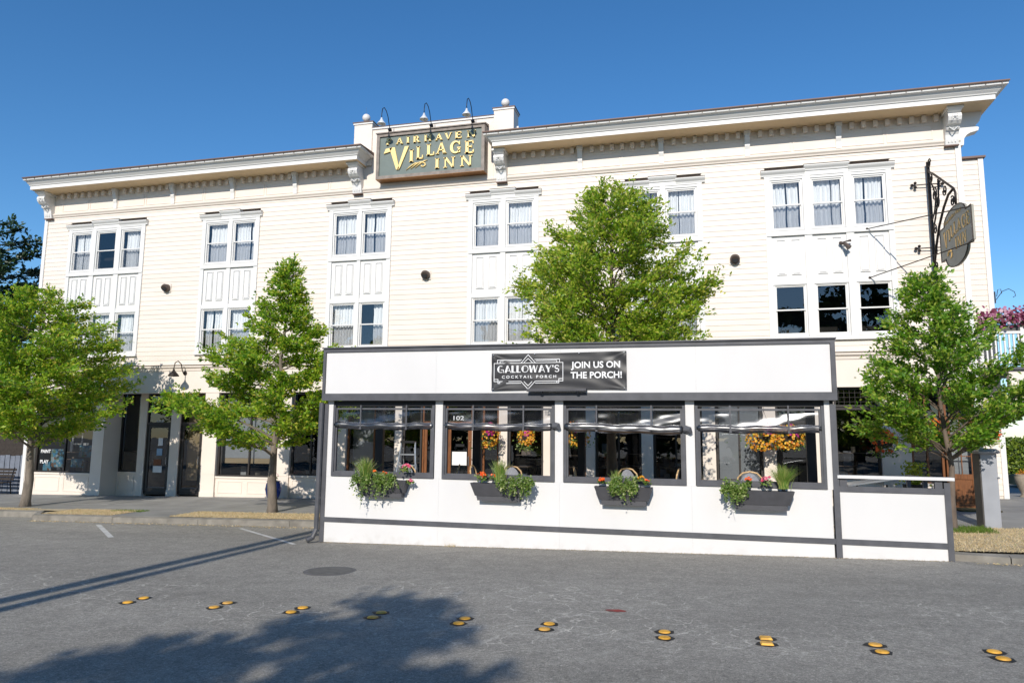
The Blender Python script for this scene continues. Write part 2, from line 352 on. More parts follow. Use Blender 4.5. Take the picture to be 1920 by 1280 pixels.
# ------------------------------------------------------------------ ground
def sheet(name, m, x0, x1, y0, y1, fz, nx=2, ny=2, kind='structure', parent=None):
    return MB().grid(lambda a, b: (x0+(x1-x0)*a, y0+(y1-y0)*b, fz(x0+(x1-x0)*a, y0+(y1-y0)*b)), nx, ny).build(name, m, parent, kind=kind)
g = MB()
xs = [-1500, -300, -60, 0, 60, 300, 1500]; ys = [-1500, -200, -60, 0, 60, 200, 1500]
g.add([(x, y, road_z(x)) for y in ys for x in xs], [(j*7+i, j*7+i+1, (j+1)*7+i+1, (j+1)*7+i) for j in range(6) for i in range(6)])
g.build('road', 'asphalt', kind='structure')
# raised pavement body with kerb line: left jog, straight run, bulb on the right
outline = [(-45, 20), (-45, -4.75), (-17.5, -4.75), (-16.9, -5.45), (3.0, -5.45), (3.5, -7.55), (4.6, -7.85), (7.5, -7.7), (9.5, -6.6), (10.6, -5.0), (11, -3), (40, -3), (40, 20)]
KW = .16
def inset(poly, d):
    out = []
    for i, p in enumerate(poly):
        a = Vector(poly[i-1]); b = Vector(p); c = Vector(poly[(i+1) % len(poly)])
        e1 = (b-a).normalized(); e2 = (c-b).normalized(); n1 = Vector((-e1.y, e1.x)); n2 = Vector((-e2.y, e2.x))
        n = (n1+n2).normalized(); out.append(tuple(b+n*d/max(.35, n.dot(n1))))
    return out
inn = inset(outline, KW)
n = len(outline)
pv = MB(); pv.add([(x, y, side_z(x, y)-.035) for x, y in inn], [tuple(range(n))])
pv.build('pavement', 'concrete', kind='structure')
kb = bpy.data.objects.new('kerb', None); col.objects.link(kb); kb['kind'] = 'structure'
for i in range(1, n-2):
    (ax, ay), (bx, by) = outline[i], outline[i+1]; (cx, cy), (dx, dy) = inn[i], inn[i+1]
    L = math.hypot(bx-ax, by-ay); k = max(1, int(L/2.4))
    if i == 10 or i == 11: k = 3
    for j in range(k):
        t0, t1 = j/k+.004/L*2, (j+1)/k-.004/L*2
        A = [(ax+(bx-ax)*t, ay+(by-ay)*t) for t in (t0, t1)]; C_ = [(cx+(dx-cx)*t, cy+(dy-cy)*t) for t in (t0, t1)]
        m_ = MB(); P = []
        for (q, zt) in ((A[0], -.30), (A[1], -.30), (C_[1], -.30), (C_[0], -.30)): P.append((q[0], q[1], side_z(*q)+zt))
        h = .012*math.sin(i*3+j*1.7)
        bev = .02
        for q, o_ in ((A[0], C_[0]), (A[1], C_[1])): pass
        top = [(A[0], -.02), (A[1], -.02), (C_[1], 0), (C_[0], 0)]
        for q, zt in top: P.append((q[0], q[1], side_z(*q)+zt+h*.4))
        m_.add(P, [(0, 3, 2, 1), (4, 5, 6, 7), (0, 1, 5, 4), (1, 2, 6, 5), (2, 3, 7, 6), (3, 0, 4, 7)]).build('kerbstone', 'kerb', kb)
# pavement slabs
sw = bpy.data.objects.new('sidewalk', None); col.objects.link(sw); sw['kind'] = 'structure'
def slab(x0, x1, y0, y1, dz=0):
    e = .006; q = [(x0+e, y0+e), (x1-e, y0+e), (x1-e, y1-e), (x0+e, y1-e)]
    MB().add([(x, y, side_z(x, y)-.03) for x, y in q]+[(x, y, side_z(x, y)+dz) for x, y in q], [(0, 3, 2, 1), (4, 5, 6, 7), (0, 1, 5, 4), (1, 2, 6, 5), (2, 3, 7, 6), (3, 0, 4, 7)]).build('slab', 'concrete', sw)
random.seed(3)
for i in range(23):
    for j in range(3):
        x0 = -31+i*1.75; slab(x0, x0+1.75, -4.2+j*1.4, -2.8+j*1.4, random.uniform(-.003, .003))
for i in range(3):
    for j in range(3): slab(9.25+i*1.75, 11+i*1.75, -2.9+j*1.4, -1.5+j*1.4, 0)
for i in range(4):
    for j in range(3): slab(6.95+i*1.6, 8.55+i*1.6, .002+j*1.6, 1.6+j*1.6 if not (i == 0 and j == 2) else 3.4, random.uniform(-.002, .002))
for (a, b) in ((-14.6, -12.9), (-24, -22.3)): slab(a, b, -5.28 if a > -17 else -4.58, -4.2, 0)
# dry verge: soil sheet plus loose blades
verges = [(-22.3, -18.05, -4.58, -4.2), (-18.05, -14.6, -4.58, -4.2), (-16.7, -14.6, -5.28, -4.58), (-12.9, 3.1, -5.28, -4.2), (3.75, 9.3, -7.4, -4.2)]
for a in verges: sheet('verge', 'soil', a[0], a[1], a[2], a[3], lambda x, y: side_z(x, y)+.004, 6, 2)
def blades(name, m, area, n, h, seed, zfun, wid=.006, lean=.6):
    r = np.random.default_rng(seed); x = r.uniform(area[0], area[1], n); y = r.uniform(area[2], area[3], n)
    z = np.array([zfun(a, b) for a, b in zip(x, y)]); an = r.uniform(0, 6.28, n); hh = h*r.uniform(.3, 1, n); ln = r.uniform(0, lean, n)*hh; la = r.uniform(0, 6.28, n)
    V = np.empty((n, 3, 3)); V[:, 0] = np.c_[x-wid*np.cos(an), y-wid*np.sin(an), z]; V[:, 1] = np.c_[x+wid*np.cos(an), y+wid*np.sin(an), z]
    V[:, 2] = np.c_[x+ln*np.cos(la), y+ln*np.sin(la), z+hh]
    me = bpy.data.meshes.new(name); me.from_pydata(V.reshape(-1, 3).tolist(), [], np.arange(n*3).reshape(-1, 3).tolist()); me.materials.append(MATS[m])
    o = bpy.data.objects.new(name, me); col.objects.link(o); return o
for k, (a, nn, hh) in enumerate([((-18.0, -14.6, -5.28, -4.15), 9000, .04), ((-22.3, -18.0, -4.58, -4.15), 4000, .04), ((-12.9, -7.5, -5.28, -4.15), 12000, .045), ((3.75, 8.5, -7.45, -4.25), 16000, .05)]):
    a = list(a)
    if a[0] == -18.0: a[0] = -16.8
    tag(blades('dry_grass', 'drygrass', a, nn, hh, k, side_z, .007, 1.6), ['short dry straw grass on the kerb strip in front of the two lit shop doors', 'dry grass round the foot of the leftmost street tree', 'dry straw grass round the foot of the second street tree', 'dry grass strip on the corner below the grey utility kiosk'][k], 'grass', kind='stuff')
tag(blades('green_grass', 'greengrass', (4.2, 5.4, -5.1, -4.3), 2500, .10, 11, side_z, .007, .8), 'tuft of green grass at the foot of the grey utility kiosk', 'grass', kind='stuff')
tag(blades('green_weeds', 'greengrass', (-15.4, -14.4, -4.5, -4.15), 500, .06, 12, side_z, .007, .8), 'few green weeds in the dry kerb strip by the pavement crossing', 'grass', kind='stuff')
# litter of leaves along the kerb foot
def litter():
    r = np.random.default_rng(5); n = 900; V = []; F = []
    for i in range(n):
        if i % 4 == 3: x = r.uniform(4.0, 9); y = -7.9-abs(r.normal(0, .08))
        else: x = r.uniform(-16.8, -7.5); y = -5.5-abs(r.normal(0, .12))
        z = road_z(x)+.006; a = r.uniform(0, 6.28); s = r.uniform(.012, .035); c, d = math.cos(a), math.sin(a); k = len(V)
        V += [(x+s*c, y+s*d, z), (x-s*.4*d, y+s*.4*c, z+r.uniform(0, .02)), (x-s*c, y-s*d, z), (x+s*.4*d, y-s*.4*c, z+.004)]; F.append((k, k+1, k+2, k+3))
    MB().add(V, F).build('fallen_leaves', 'drygrass')
    return bpy.data.objects['fallen_leaves']
tag(litter(), 'scattered dry leaves lying in the gutter along the kerb', 'leaves', kind='stuff')
def base_line():
    r = np.random.default_rng(8); V = []; F = []
    for i in range(2600):
        x = r.uniform(-7.3, 3.8); y = YP_-abs(r.normal(0, .035))-.005; z = road_z(x)+.005; a = r.uniform(0, 6.28); q = r.uniform(.004, .018); k = len(V); c, d = math.cos(a), math.sin(a)
        V += [(x+q*c, y+q*d, z), (x-q*.6*d, y+q*.6*c, z+r.uniform(0, .01)), (x-q*c, y-q*d, z)]; F.append((k, k+1, k+2))
    return MB().add(V, F).build('gutter_grit', 'soil')
YP_ = -7.75
tag(base_line(), 'brown grit and leaf crumbs along the foot of the white porch wall', 'grit', kind='stuff')
tag(blades('wall_weeds', 'drygrass', (-4.75, -4.55, -7.86, -7.77), 60, .09, 15, lambda x, y: road_z(x), .003, .8), 'thin dry weed growing at the foot of the white porch wall', 'weed', kind='stuff')
# parking lines and marks
def strip(name, m, p, q, wd, dz=.004):
    d = (Vector(q)-Vector(p)).normalized(); nn = Vector((-d.y, d.x))*wd/2; P = [Vector(p)+nn, Vector(p)-nn, Vector(q)-nn, Vector(q)+nn]
    return MB().add([(a.x, a.y, road_z(a.x)+dz) for a in P], [(3, 2, 1, 0)]).build(name, m, kind='structure')
strip('parking_line', 'paint', (-14.35, -5.95), (-12.1, -7.98), .11); strip('parking_line', 'paint', (-10.4, -5.95), (-7.7, -8.15), .09)
def blob(cx, cy, rx, ry, seed, n=14, z=.005):
    r = random.Random(seed); return [(cx+rx*math.cos(6.283*k/n)*r.uniform(.75, 1.1), cy+ry*math.sin(6.283*k/n)*r.uniform(.75, 1.1), road_z(cx)+z) for k in range(n)]
MB().add(blob(-1.02, -12.45, .13, .07, 3), [tuple(range(14))]).build('red_paint_mark', 'redpaint', kind='structure')
mh = thing('manhole_cover', (-5.55, -10.75, road_z(-5.5)), 'dark round manhole cover in the road in front of the porch', 'manhole cover')
MB().lathe([(.33, .002), (.33, .008), (.24, .010)], (-5.55, -10.75, road_z(-5.55)), 28).build('lid', 'iron_cover', mh)
MB().lathe([(.40, .0005), (.40, .005), (.34, .006)], (-5.55, -10.75, road_z(-5.55)), 28).build('collar', 'oldtar', mh)
# yellow domed road markers in staggered pairs
MK = [[(-6.894, -13.349), (-6.887, -13.088)], [(-5.676, -13.346), (-5.668, -13.1)], [(-4.643, -13.367), (-4.628, -13.134)], [(-3.61, -13.399), (-3.617, -13.158)], [(-2.592, -13.441), (-2.594, -13.216)], [(-1.644, -13.48), (-1.641, -13.245)], [(-0.422, -13.544), (-0.433, -13.311)], [(0.537, -13.541), (0.543, -13.339)], [(1.534, -13.588), (1.525, -13.348)], [(2.514, -13.583), (2.519, -13.356)]]      # road positions, metres
proto = None
ords = ['first', 'second', 'third', 'fourth', 'fifth', 'sixth', 'seventh', 'eighth', 'ninth', 'tenth']
for i, pr in enumerate(MK):
    for j, p in enumerate(pr):
        P = Vector((p[0], p[1], road_z(p[0])+.015)); lab = '%s yellow domed road marker of the %s pair from the left along the centre line' % (('near', 'far')[j], ords[i])
        if i == 7: lab = '%s worn rectangular yellow road marker in the eighth pair from the left' % ('near', 'far')[j]
        if proto is None:
            proto = thing('road_marker', P, lab, 'road marker', 'yellow road markers along the centre line')
            z0 = P.z
            MB().lathe([(.062, -.012), (.060, -.004), (.050, .002), (.032, .006), (.009, .007)], tuple(P), 18).build('dome', 'yellow', proto, smooth=True)
            bl = blob(P.x, P.y, .12, .10, 4); MB().add([(a, b, P.z-.011) for a, b, c in bl], [tuple(range(14))]).build('tar_pad', 'tar', proto)
        else:
            o = copy_tree(proto); o.location = P; o['label'] = lab; o.rotation_euler.z = i*1.3+j*2
            if i == 7:
                for ch in [k for k in bpy.data.objects if k.parent == o and k.name.startswith('dome')]:
                    me = bpy.data.meshes.new('dome'); me.from_pydata([(a, b, c) for c, s_ in ((-.012, .075), (.006, .06)) for a, b in ((-s_*.8, -s_*.75), (s_*.8, -s_*.75), (s_*.8, s_*.75), (-s_*.8, s_*.75))], [], [(4, 5, 6, 7), (0, 1, 5, 4), (1, 2, 6, 5), (2, 3, 7, 6), (3, 0, 4, 7)]); me.materials.append(MATS['yellow']); ch.data = me
                o.rotation_euler.z = .05
# ------------------------------------------------------------------ hotel building
GB = .14
hotel = thing('hotel_building', (-8, 0, 0), 'long three storey cream clapboard hotel with white window bays and deep bracketed eaves', 'building')
XL, XR = -23.32, 6.85
# window bays: glass left, right, number of windows
BAYS = [(-21.97, -19.08, 3), (-16.35, -14.51, 2), (-11.53, -9.71, 2), (-6.74, -4.88, 2), (-1.91, -.06, 2), (2.03, 4.93, 3)]
GT, GS, GT2, GS2 = 9.18, 7.83, 6.175, 4.845
CAS = .19
bx = [(a-CAS, b+CAS) for a, b, n_ in BAYS]
# clapboards: one object per board between the bays
def board(x0, x1, z0, h=.16, y=0.):
    return MB().prism([(y, z0), (y-.021, z0), (y-.009, z0+h+.004), (y, z0+h+.004)], x0, x1, 'x')
zb = 4.34; k = 0
edges = [XL+.14]+[e for p in bx for e in p]+[XR-.14]
random.seed(5)
while zb < 9.88:
    segs = [(edges[i], edges[i+1]) for i in range(0, len(edges), 2)]
    if zb < 4.58: segs = [(edges[0], -15.4), (-15.4, -8.2), (-8.2, -1.0), (-1.0, edges[-1])]
    if zb > 9.62: segs = [(edges[0], -12.0), (-12.0, -3.2), (-3.2, edges[-1])]
    for a, b in segs:
        board(a, b, zb).build('clapboard', 'clap', hotel)
    zb += .16
# backing wall
wl = MB()
for i in range(0, len(edges), 2): wl.box(edges[i]-.14 if i == 0 else edges[i]-.02, edges[i+1]+(.14 if i == len(edges)-2 else .02), .002, .25, 4.2, 9.62)
wl.box(XL, XR, .002, .25, 9.62, 10.75); wl.box(XL, XR, .002, .24, 3.4, 4.2); wl.box(XL+.01, XR-.01, .003, .24, 4.2001, 4.70)
wl.box(XL, XL+.2, .25, 9, 0, 10.9); wl.box(XR-.2, XR, .25, 9, 0, 10.9)
wl.build('wall', 'cream', hotel)
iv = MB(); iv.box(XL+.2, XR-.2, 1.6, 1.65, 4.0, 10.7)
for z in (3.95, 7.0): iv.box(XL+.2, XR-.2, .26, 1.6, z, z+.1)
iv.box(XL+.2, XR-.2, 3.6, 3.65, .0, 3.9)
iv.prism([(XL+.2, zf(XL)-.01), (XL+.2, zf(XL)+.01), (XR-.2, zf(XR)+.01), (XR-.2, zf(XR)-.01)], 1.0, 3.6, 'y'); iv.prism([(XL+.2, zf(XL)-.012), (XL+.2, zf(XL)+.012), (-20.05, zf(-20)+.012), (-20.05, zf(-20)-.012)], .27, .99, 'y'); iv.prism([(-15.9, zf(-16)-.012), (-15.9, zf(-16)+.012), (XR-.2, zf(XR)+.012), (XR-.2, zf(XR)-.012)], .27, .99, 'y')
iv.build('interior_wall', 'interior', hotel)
MB().box(XL+.1, XR-.1, .3, 9, 10.9, 11.0).build('roof', 'brownroof', hotel)
for (a, b) in ((XL, XL+.14), (XR-.14, XR)): B(a, b, -.055, .0, .0+zf(a), 10.3).build('corner_board', 'white', hotel)
# window units (shared meshes per width)
def window_meshes(w_, curt, seed):
    """local origin: bottom-left of glass, y=0 at wall face"""
    H = GT-GS; r = random.Random(seed); out = {}
    f = MB().ring(-.045, w_+.045, -.05, H+.045, .045, -.025, .06); f.box(-.06, w_+.06, -.06, -.0251, -.075, -.045)
    out['frame'] = (f, 'white')
    s1 = MB().ring(0, w_, H/2-.02, H, .035, .0, .035); s2 = MB().ring(0, w_, 0, H/2+.025, .035, .036, .07)
    out['upper_sash'] = (s1, 'white'); out['lower_sash'] = (s2, 'white')
    out['upper_pane'] = (MB().add([(.03, .018, H/2), (w_-.03, .018, H/2), (w_-.03, .018, H-.03), (.03, .018, H-.03)], [(0, 1, 2, 3)]), 'glass')
    out['lower_pane'] = (MB().add([(.03, .05, .03), (w_-.03, .05, .03), (w_-.03, .05, H/2), (.03, .05, H/2)], [(0, 1, 2, 3)]), 'glass')
    out['insect_screen'] = (MB().add([(.03, .012, .0), (w_-.03, .012, .0), (w_-.03, .012, H/2-.02), (.03, .012, H/2-.02)], [(0, 1, 2, 3)]), 'screen')
    if curt:
        c = MB(); ph = r.uniform(0, 6); gapl, gapr = r.uniform(0, .06), r.uniform(0, .10)
        spl = .5+r.uniform(-.22, .22)
        if curt == 'half': spl = .45
        for (a, b) in ((-.03+gapl, w_*spl-.004), (w_*spl+r.uniform(-.006, .012)+gapr*.4, w_+.03-gapr)):
            fr = r.uniform(46, 60)
            if curt == 'half' and a < .1: continue
            c.grid(lambda u, v, a=a, b=b: (a+(b-a)*u+.01*math.sin(9*v+ph), .17+(.018+.01*math.sin(v*3))*math.sin(fr*(a+(b-a)*u)+ph)+.008*math.sin(fr*2.3*(a+(b-a)*u)), -.05+(H+.1)*v), 34, 4)
        out['curtain'] = (c, 'curtain')
    return out
def place_window(kit, x, z, curt=True, fresh={}):
    wobj = bpy.data.objects.new('window', None); col.objects.link(wobj); wobj.parent = hotel; wobj.location = (x+8, 0, z)
    for nm, ob in kit.items():
        o = bpy.data.objects.new(nm, ob); col.objects.link(o); o.parent = wobj
        if nm == 'upper_pane' or nm == 'lower_pane': pass
    return wobj
def mkkit(w_, curt, seed, lowscreen=True):
    kit = {}
    for nm, (m_, mt) in window_meshes(w_, curt, seed).items():
        if nm == 'insect_screen' and not lowscreen: continue
        me = bpy.data.meshes.new(nm); me.from_pydata(m_.v, [], m_.f); me.materials.append(MATS[mt]); kit[nm] = me
    return kit
W2, W3 = .80, .77
kits2 = [mkkit(W2, True, s) for s in range(7)]; kits3 = [mkkit(W3, True, 10+s) for s in range(7)]; kit3n = mkkit(W3, False, 0, False); kit3m = mkkit(W3, False, 1, True); kith = mkkit(W2, 'half', 3)
def deco(a, b, nwin, bi):
    s_ = bpy.data.objects.new('window_surround', None); col.objects.link(s_); s_.parent = hotel; s_.location = (a+8, 0, 0)
    ww = W2 if nwin == 2 else W3; gap = (b-a-nwin*ww)/(nwin-1)
    L, R_ = a-CAS, b+CAS
    cx = [(L, a-.05)]+[(a+ww*(i+1)+gap*i+.05, a+ww*(i+1)+gap*(i+1)-.05) for i in range(nwin-1)]+[(b+.05, R_)]
    for (p, q) in cx: B(p, q, -.06, .06, 4.74, 9.30).build('casing', 'white', s_)
    for i in range(nwin):
        x0 = a+(ww+gap)*i
        for z0, z1 in ((GT+.047, 9.30), (7.62, GS-.052), (GT2+.047, 6.36), (4.74, GS2-.052)):
            B(x0-.049, x0+ww+.049, -.05, .06, z0, z1).build('rail', 'white', s_)
        # sunken spandrel with two raised upright panels
        B(x0-.049, x0+ww+.049, -.012, .06, 6.362, 7.618).build('spandrel_panel', 'white', s_)
        hw = ww*.5; r_ = MB()
        for k_ in range(2):
            c = x0+ww*(.25+.5*k_); r_.ring(c-.125, c+.125, 6.5, 7.5, .02, -.040, -.0115)
            r_.box(c-.085, c+.085, -.034, -.0115, 6.54, 7.46)
        r_.build('raised_panel', 'white', s_)
        for j, (zz, row) in enumerate(((GS, 0), (GS2, 1))):
            if nwin == 3 and bi == 5 and row == 1: kit = kit3n
            else: kit = (kits2 if nwin == 2 else kits3)[(bi*3+i*2+row*5+i*row) % 7]
            if bi == 0 and i == 1 and row == 0: kit = kit3m
            if bi == 2 and i == 1 and row == 1: kit = kith
            place_window(kit, x0, zz)
    # drip mould at the top of the spandrel
    B(L+.02, R_-.02, -.085, -.0605, 7.605, 7.64).build('sill', 'white', s_)
    B(L-.02, R_+.02, -.10, -.0005, 4.66, 4.738).build('sill', 'white', s_)
    # crown with raised centre block
    w_ = R_-L; m0, m1 = L+w_*.33, L+w_*.67
    cr = MB(); prof = lambda z: [(-.001, z-.01), (-.075, z-.01), (-.085, z+.03), (-.13, z+.075), (-.155, z+.11), (-.155, z+.135), (-.001, z+.15)]
    cr.prism(prof(9.35), L-.09, m0, 'x'); cr.prism(prof(9.35), m1, R_+.09, 'x'); cr.prism([(p-.02 if p < -.01 else p, q) for p, q in prof(9.44)], m0-.03, m1+.03, 'x')
    cr.build('crown_moulding', 'white', s_)
    hd = MB(); hd.box(L-.005, R_+.005, -.068, -.0005, 9.301, 9.339); hd.box(m0, m1, -.07, -.0005, 9.3391, 9.43); hd.build('header', 'white', s_)
    cp = MB()
    cp.box(L-.095, m0, -.158, -.0005, 9.5005, 9.506); cp.box(m1, R_+.095, -.158, -.0005, 9.5005, 9.506); cp.box(m0-.035, m1+.035, -.178, -.0005, 9.5905, 9.596)
    cp.build('crown_flashing', 'vent', s_)
    for x in (L, R_-.11): B(x+.01, x+.10, -.066, -.0601, 9.0, 9.02).build('capital_line', 'cream', s_)
for bi, (a, b, n_) in enumerate(BAYS): deco(a, b, n_, bi)
# frieze, its panels, small brackets and dentils, two cornices
fr = MB(); fr.box(XL, XR, -.03, .0015, 9.98, 10.715); fr.build('frieze', 'cream', hotel)
MB().prism([(-.0005, 9.86), (-.05, 9.86), (-.06, 9.9), (-.095, 9.94), (-.10, 9.978), (-.0305, 9.978)], XL, XR, 'x').build('frieze_moulding', 'cream', hotel)
fp = MB().ring(-8, -6.86, 0, .42, .022, -.046, -.0305); fp0 = fp.build('frieze_panel', 'cream', hotel)
def rel(x, y, z): return (x+8, y, z)
px_ = [x for x in np.arange(-22.6, -10.9, 1.205)]+[x for x in np.arange(-5.75, 6.3, 1.21)]
smb = [-20.24, -17.83, -15.43, -13.03, -3.41, -1.0, 1.42, 3.84]
fp0.location = rel(-22.58, 0, 10.05)
cnt = 0
for xL, nn in ((-22.58, 10), (-5.76, 10)):
    for i in range(nn):
        x = xL+i*1.203
        if cnt: inst(fp0, 'frieze_panel', hotel, rel(x, 0, 10.05))
        cnt += 1
sb = MB().prism([(-.031, 10.0), (-.075, 10.0), (-.085, 10.2), (-.12, 10.3), (-.10, 10.36), (-.14, 10.42), (-.2, 10.56), (-.2, 10.714), (-.031, 10.714)], -.07, .07, 'x')
sb.box(-.09, .09, -.22, -.031, 10.62, 10.7135)
sb0 = MB().add([(a-8, b, c) for a, b, c in sb.v], sb.f).build('small_bracket', 'white', hotel); sb0.location = rel(smb[0], 0, 0)
for x in smb[1:]: inst(sb0, 'small_bracket', hotel, rel(x, 0, 0))
dn = MB().box(-.055-8, .055-8, -.155, -.0305, 10.53, 10.70).build('dentil', 'cream', hotel)
first = True
for xs0, xs1 in ((-22.55, -10.95), (-5.45, 6.3)):
    x = xs0
    while x < xs1:
        if min(abs(x-s_) for s_ in smb) > .12:
            if first: dn.location = rel(x, 0, 0); first = False
            else: inst(dn, 'dentil', hotel, rel(x, 0, 0))
        x += .301
def cornice(x0, x1, e0, e1):
    """x0,x1: ends of the soffit; e0,e1: how much further each end flares at the top, mitred returns"""
    prof = [(-.77, 10.716, 0), (-.77, 10.845, 0), (-.80, 10.85, .1), (-.81, 10.875, .15), (-.87, 10.93, .4), (-.90, 10.975, .6), (-.905, 10.985, .62), (-.94, 10.99, .75), (-.99, 11.005, .95), (-1.0, 11.07, 1.)]
    m_ = MB(); V = []
    for y, z, t in prof: V += [(x0-e0*t, .25, z), (x0-e0*t, y, z), (x1+e1*t, y, z), (x1+e1*t, .25, z)]
    F = [(4*i+j, 4*i+j+1, 4*i+4+j+1, 4*i+4+j) for i in range(len(prof)-1) for j in range(3)]
    m_.add(V, F).build('cornice', 'white', hotel)
    B(x0+.001, x1-.001, -.765, .24, 10.717, 10.74).build('soffit', 'soffit', hotel)
    t = MB().prism([(-1.03, 11.055), (-1.04, 11.072), (-1.035, 11.10), (.25, 11.20), (.25, 11.09), (-1.0, 11.073)], x0-e0*1.05, x1+e1*1.05, 'x'); t.build('metal_roof_edge', 'brownroof', hotel)
    return
cornice(XL-.02, -10.45, .12, .23); cornice(-5.98, 7.50, .23, .25)
clip = MB().box(-.012-8, .012-8, -1.012, -.9995, 11.02, 11.05).build('gutter_clip', 'vent', hotel); first = True
for xs0, xs1 in ((-23.3, -10.3), (-6.1, 7.6)):
    x = xs0
    while x < xs1:
        if first: clip.location = rel(x, 0, 0); first = False
        else: inst(clip, 'gutter_clip', hotel, rel(x, 0, 0))
        x += .37
# scrolled corner brackets
def bigbracket(x, name='bracket'):
    b0 = bpy.data.objects.new(name, None); col.objects.link(b0); b0.parent = hotel; b0.location = (x+8, 0, 0)
    p = [(-.001, 9.82), (-.14, 9.82), (-.17, 9.95), (-.19, 10.08), (-.24, 10.16), (-.30, 10.18), (-.33, 10.22), (-.30, 10.26), (-.42, 10.29), (-.50, 10.36), (-.54, 10.45), (-.52, 10.53), (-.46, 10.57), (-.52, 10.60), (-.56, 10.64), (-.56, 10.7155), (-.001, 10.7155)]
    MB().prism(p, x-.16, x+.16, 'x').build('scroll', 'white', b0)
    B(x-.2, x+.2, -.60, -.031, 10.655, 10.7145).build('abacus', 'white', b0)
    d = MB()
    for s in (-1, 1):
        for k_ in range(3):
            pts = [(x+s*.05+s*.035*math.sin(t)*(1-.2*k_), -.548+.004*k_-.10*abs(math.sin(t*.5))*0, 10.36+.06*k_+.03*math.cos(t)) for t in (0, 1, 2, 3, 4)]
            d.tube(pts, .011, 5)
    d.tube([(x-.10, -.345, 10.235), (x, -.36, 10.13), (x+.10, -.345, 10.235)], .018, 6); d.ball((x, -.545, 10.45), .035, 8, 6)
    for k_ in (-.08, 0, .08): d.box(x+k_-.012, x+k_+.012, -.182, -.15, 9.88, 10.08)
    d.build_islands('carving', 'white', b0); B(x-.17, x+.17, -.15, -.0005, 9.79, 9.8195).build('bracket_foot', 'brownroof', b0)
    return b0
for x in (-23.10, -10.72, -5.85, 6.62): bigbracket(x)
# second, sideways bracket on the right corner
p = [(6.851, 9.82), (6.93, 9.82), (6.95, 10.0), (7.02, 10.1), (7.1, 10.15), (7.3, 10.2), (7.32, 10.28), (7.2, 10.36), (7.34, 10.45), (7.4, 10.6), (7.42, 10.7155), (6.851, 10.7155)]
MB().prism(p, -.04, .26, 'y').build('side_bracket', 'white', hotel)
# parapet and piers behind the roof sign
pp = MB(); pp.box(-10.28, -6.13, -.05, .3, 9.982, 11.97); pp.build('parapet', 'cream', hotel)
B(-10.3, -6.115, -.09, .34, 11.9705, 12.03).build('parapet_cap', 'white', hotel)
B(-10.3, -6.115, -.11, .36, 12.0305, 12.045).build('parapet_flashing', 'brownroof', hotel)
for (a, b) in ((-10.92, -10.281), (-6.129, -5.49)):
    q = bpy.data.objects.new('pier', None); col.objects.link(q); q.parent = hotel; q.location = (a+8, 0, 0)
    B(a, b, -.10, .5, 10.75, 12.17).build('shaft', 'cream', q); B(a-.03, b+.03, -.13, .53, 12.1705, 12.225).build('cap', 'white', q)
    B(a-.05, b+.05, -.15, .55, 12.2255, 12.25).build('flashing', 'brownroof', q)
    c = (a+b)/2; MB().lathe([(.07, 12.25), (.06, 12.30), (.045, 12.33), (.05, 12.36)], (c, .1, 0), 14).build('neck', 'ball', q)
    MB().ball((c, .1, 12.48), .135, 18, 12).build('ball_finial', 'ball', q, smooth=True)
    MB().tube([(c, .1, 12.6), (c-.02, .1, 12.85)], .004, 4).build('spike', 'alu', q)
B(-5.40, -5.34, -.05, .0, 11.25, 11.6).build('vent_pipe', 'white', hotel)
# ground floor: band, signboard, header
MB().prism([(-.001, 4.13), (-.05, 4.13), (-.06, 4.2), (-.12, 4.24), (-.13, 4.30), (-.001, 4.335)], XL, XR, 'x').build('storey_band', 'cream', hotel)
B(XL-.02, XR+.02, -.14, -.0015, 4.3001, 4.318).build('band_flashing', 'vent', hotel)
B(XL, XR, -.03, .0015, 3.44, 4.125).build('signboard', 'cream', hotel)
B(XL, XR, -.045, .25, 3.385, 3.4395).build('header', 'cream', hotel)
# shopfront pieces: (x0,x1,kind,plane y,sill z)
def bulkhead(x0, x1, z1, y=.04, nm='bulkhead'):
    z0 = zf(x0)-.06; q = bpy.data.objects.new(nm, None); col.objects.link(q); q.parent = hotel; q.location = (x0+8, 0, 0)
    B(x0, x1, y, y+.2, z0, z1-.06).build('board', 'cream', q); B(x0, x1, y-.03, y+.22, z1-.06, z1).build('ledge', 'cream', q)
    w_ = x1-x0; k_ = max(1, round(w_/1.1))
    for i in range(k_):
        a = x0+w_*i/k_+.09; b = x0+w_*(i+1)/k_-.09
        if b-a > .15: MB().ring(a, b, zf(x1)+.10, z1-.14, .03, y-.014, y-.0005).build('raised_frame', 'cream', q)
def pilaster(x0, x1, y=-.03, depth=.35, m='cream'):
    z0 = zf(x0)-.06; q = bpy.data.objects.new('pilaster', None); col.objects.link(q); q.parent = hotel; q.location = (x0+8, 0, 0)
    top = 3.3845 if y < .1 else 3.62
    B(x0, x1, y, y+depth, z0, top).build('shaft', m, q); B(x0-.015, x1+.015, y-.02, y+depth, z0, zf(x0)+.16).build('plinth', m, q)
    B(x0+.05, x1-.05, y-.008, y-.0005, .72, .735).build('groove', m, q)
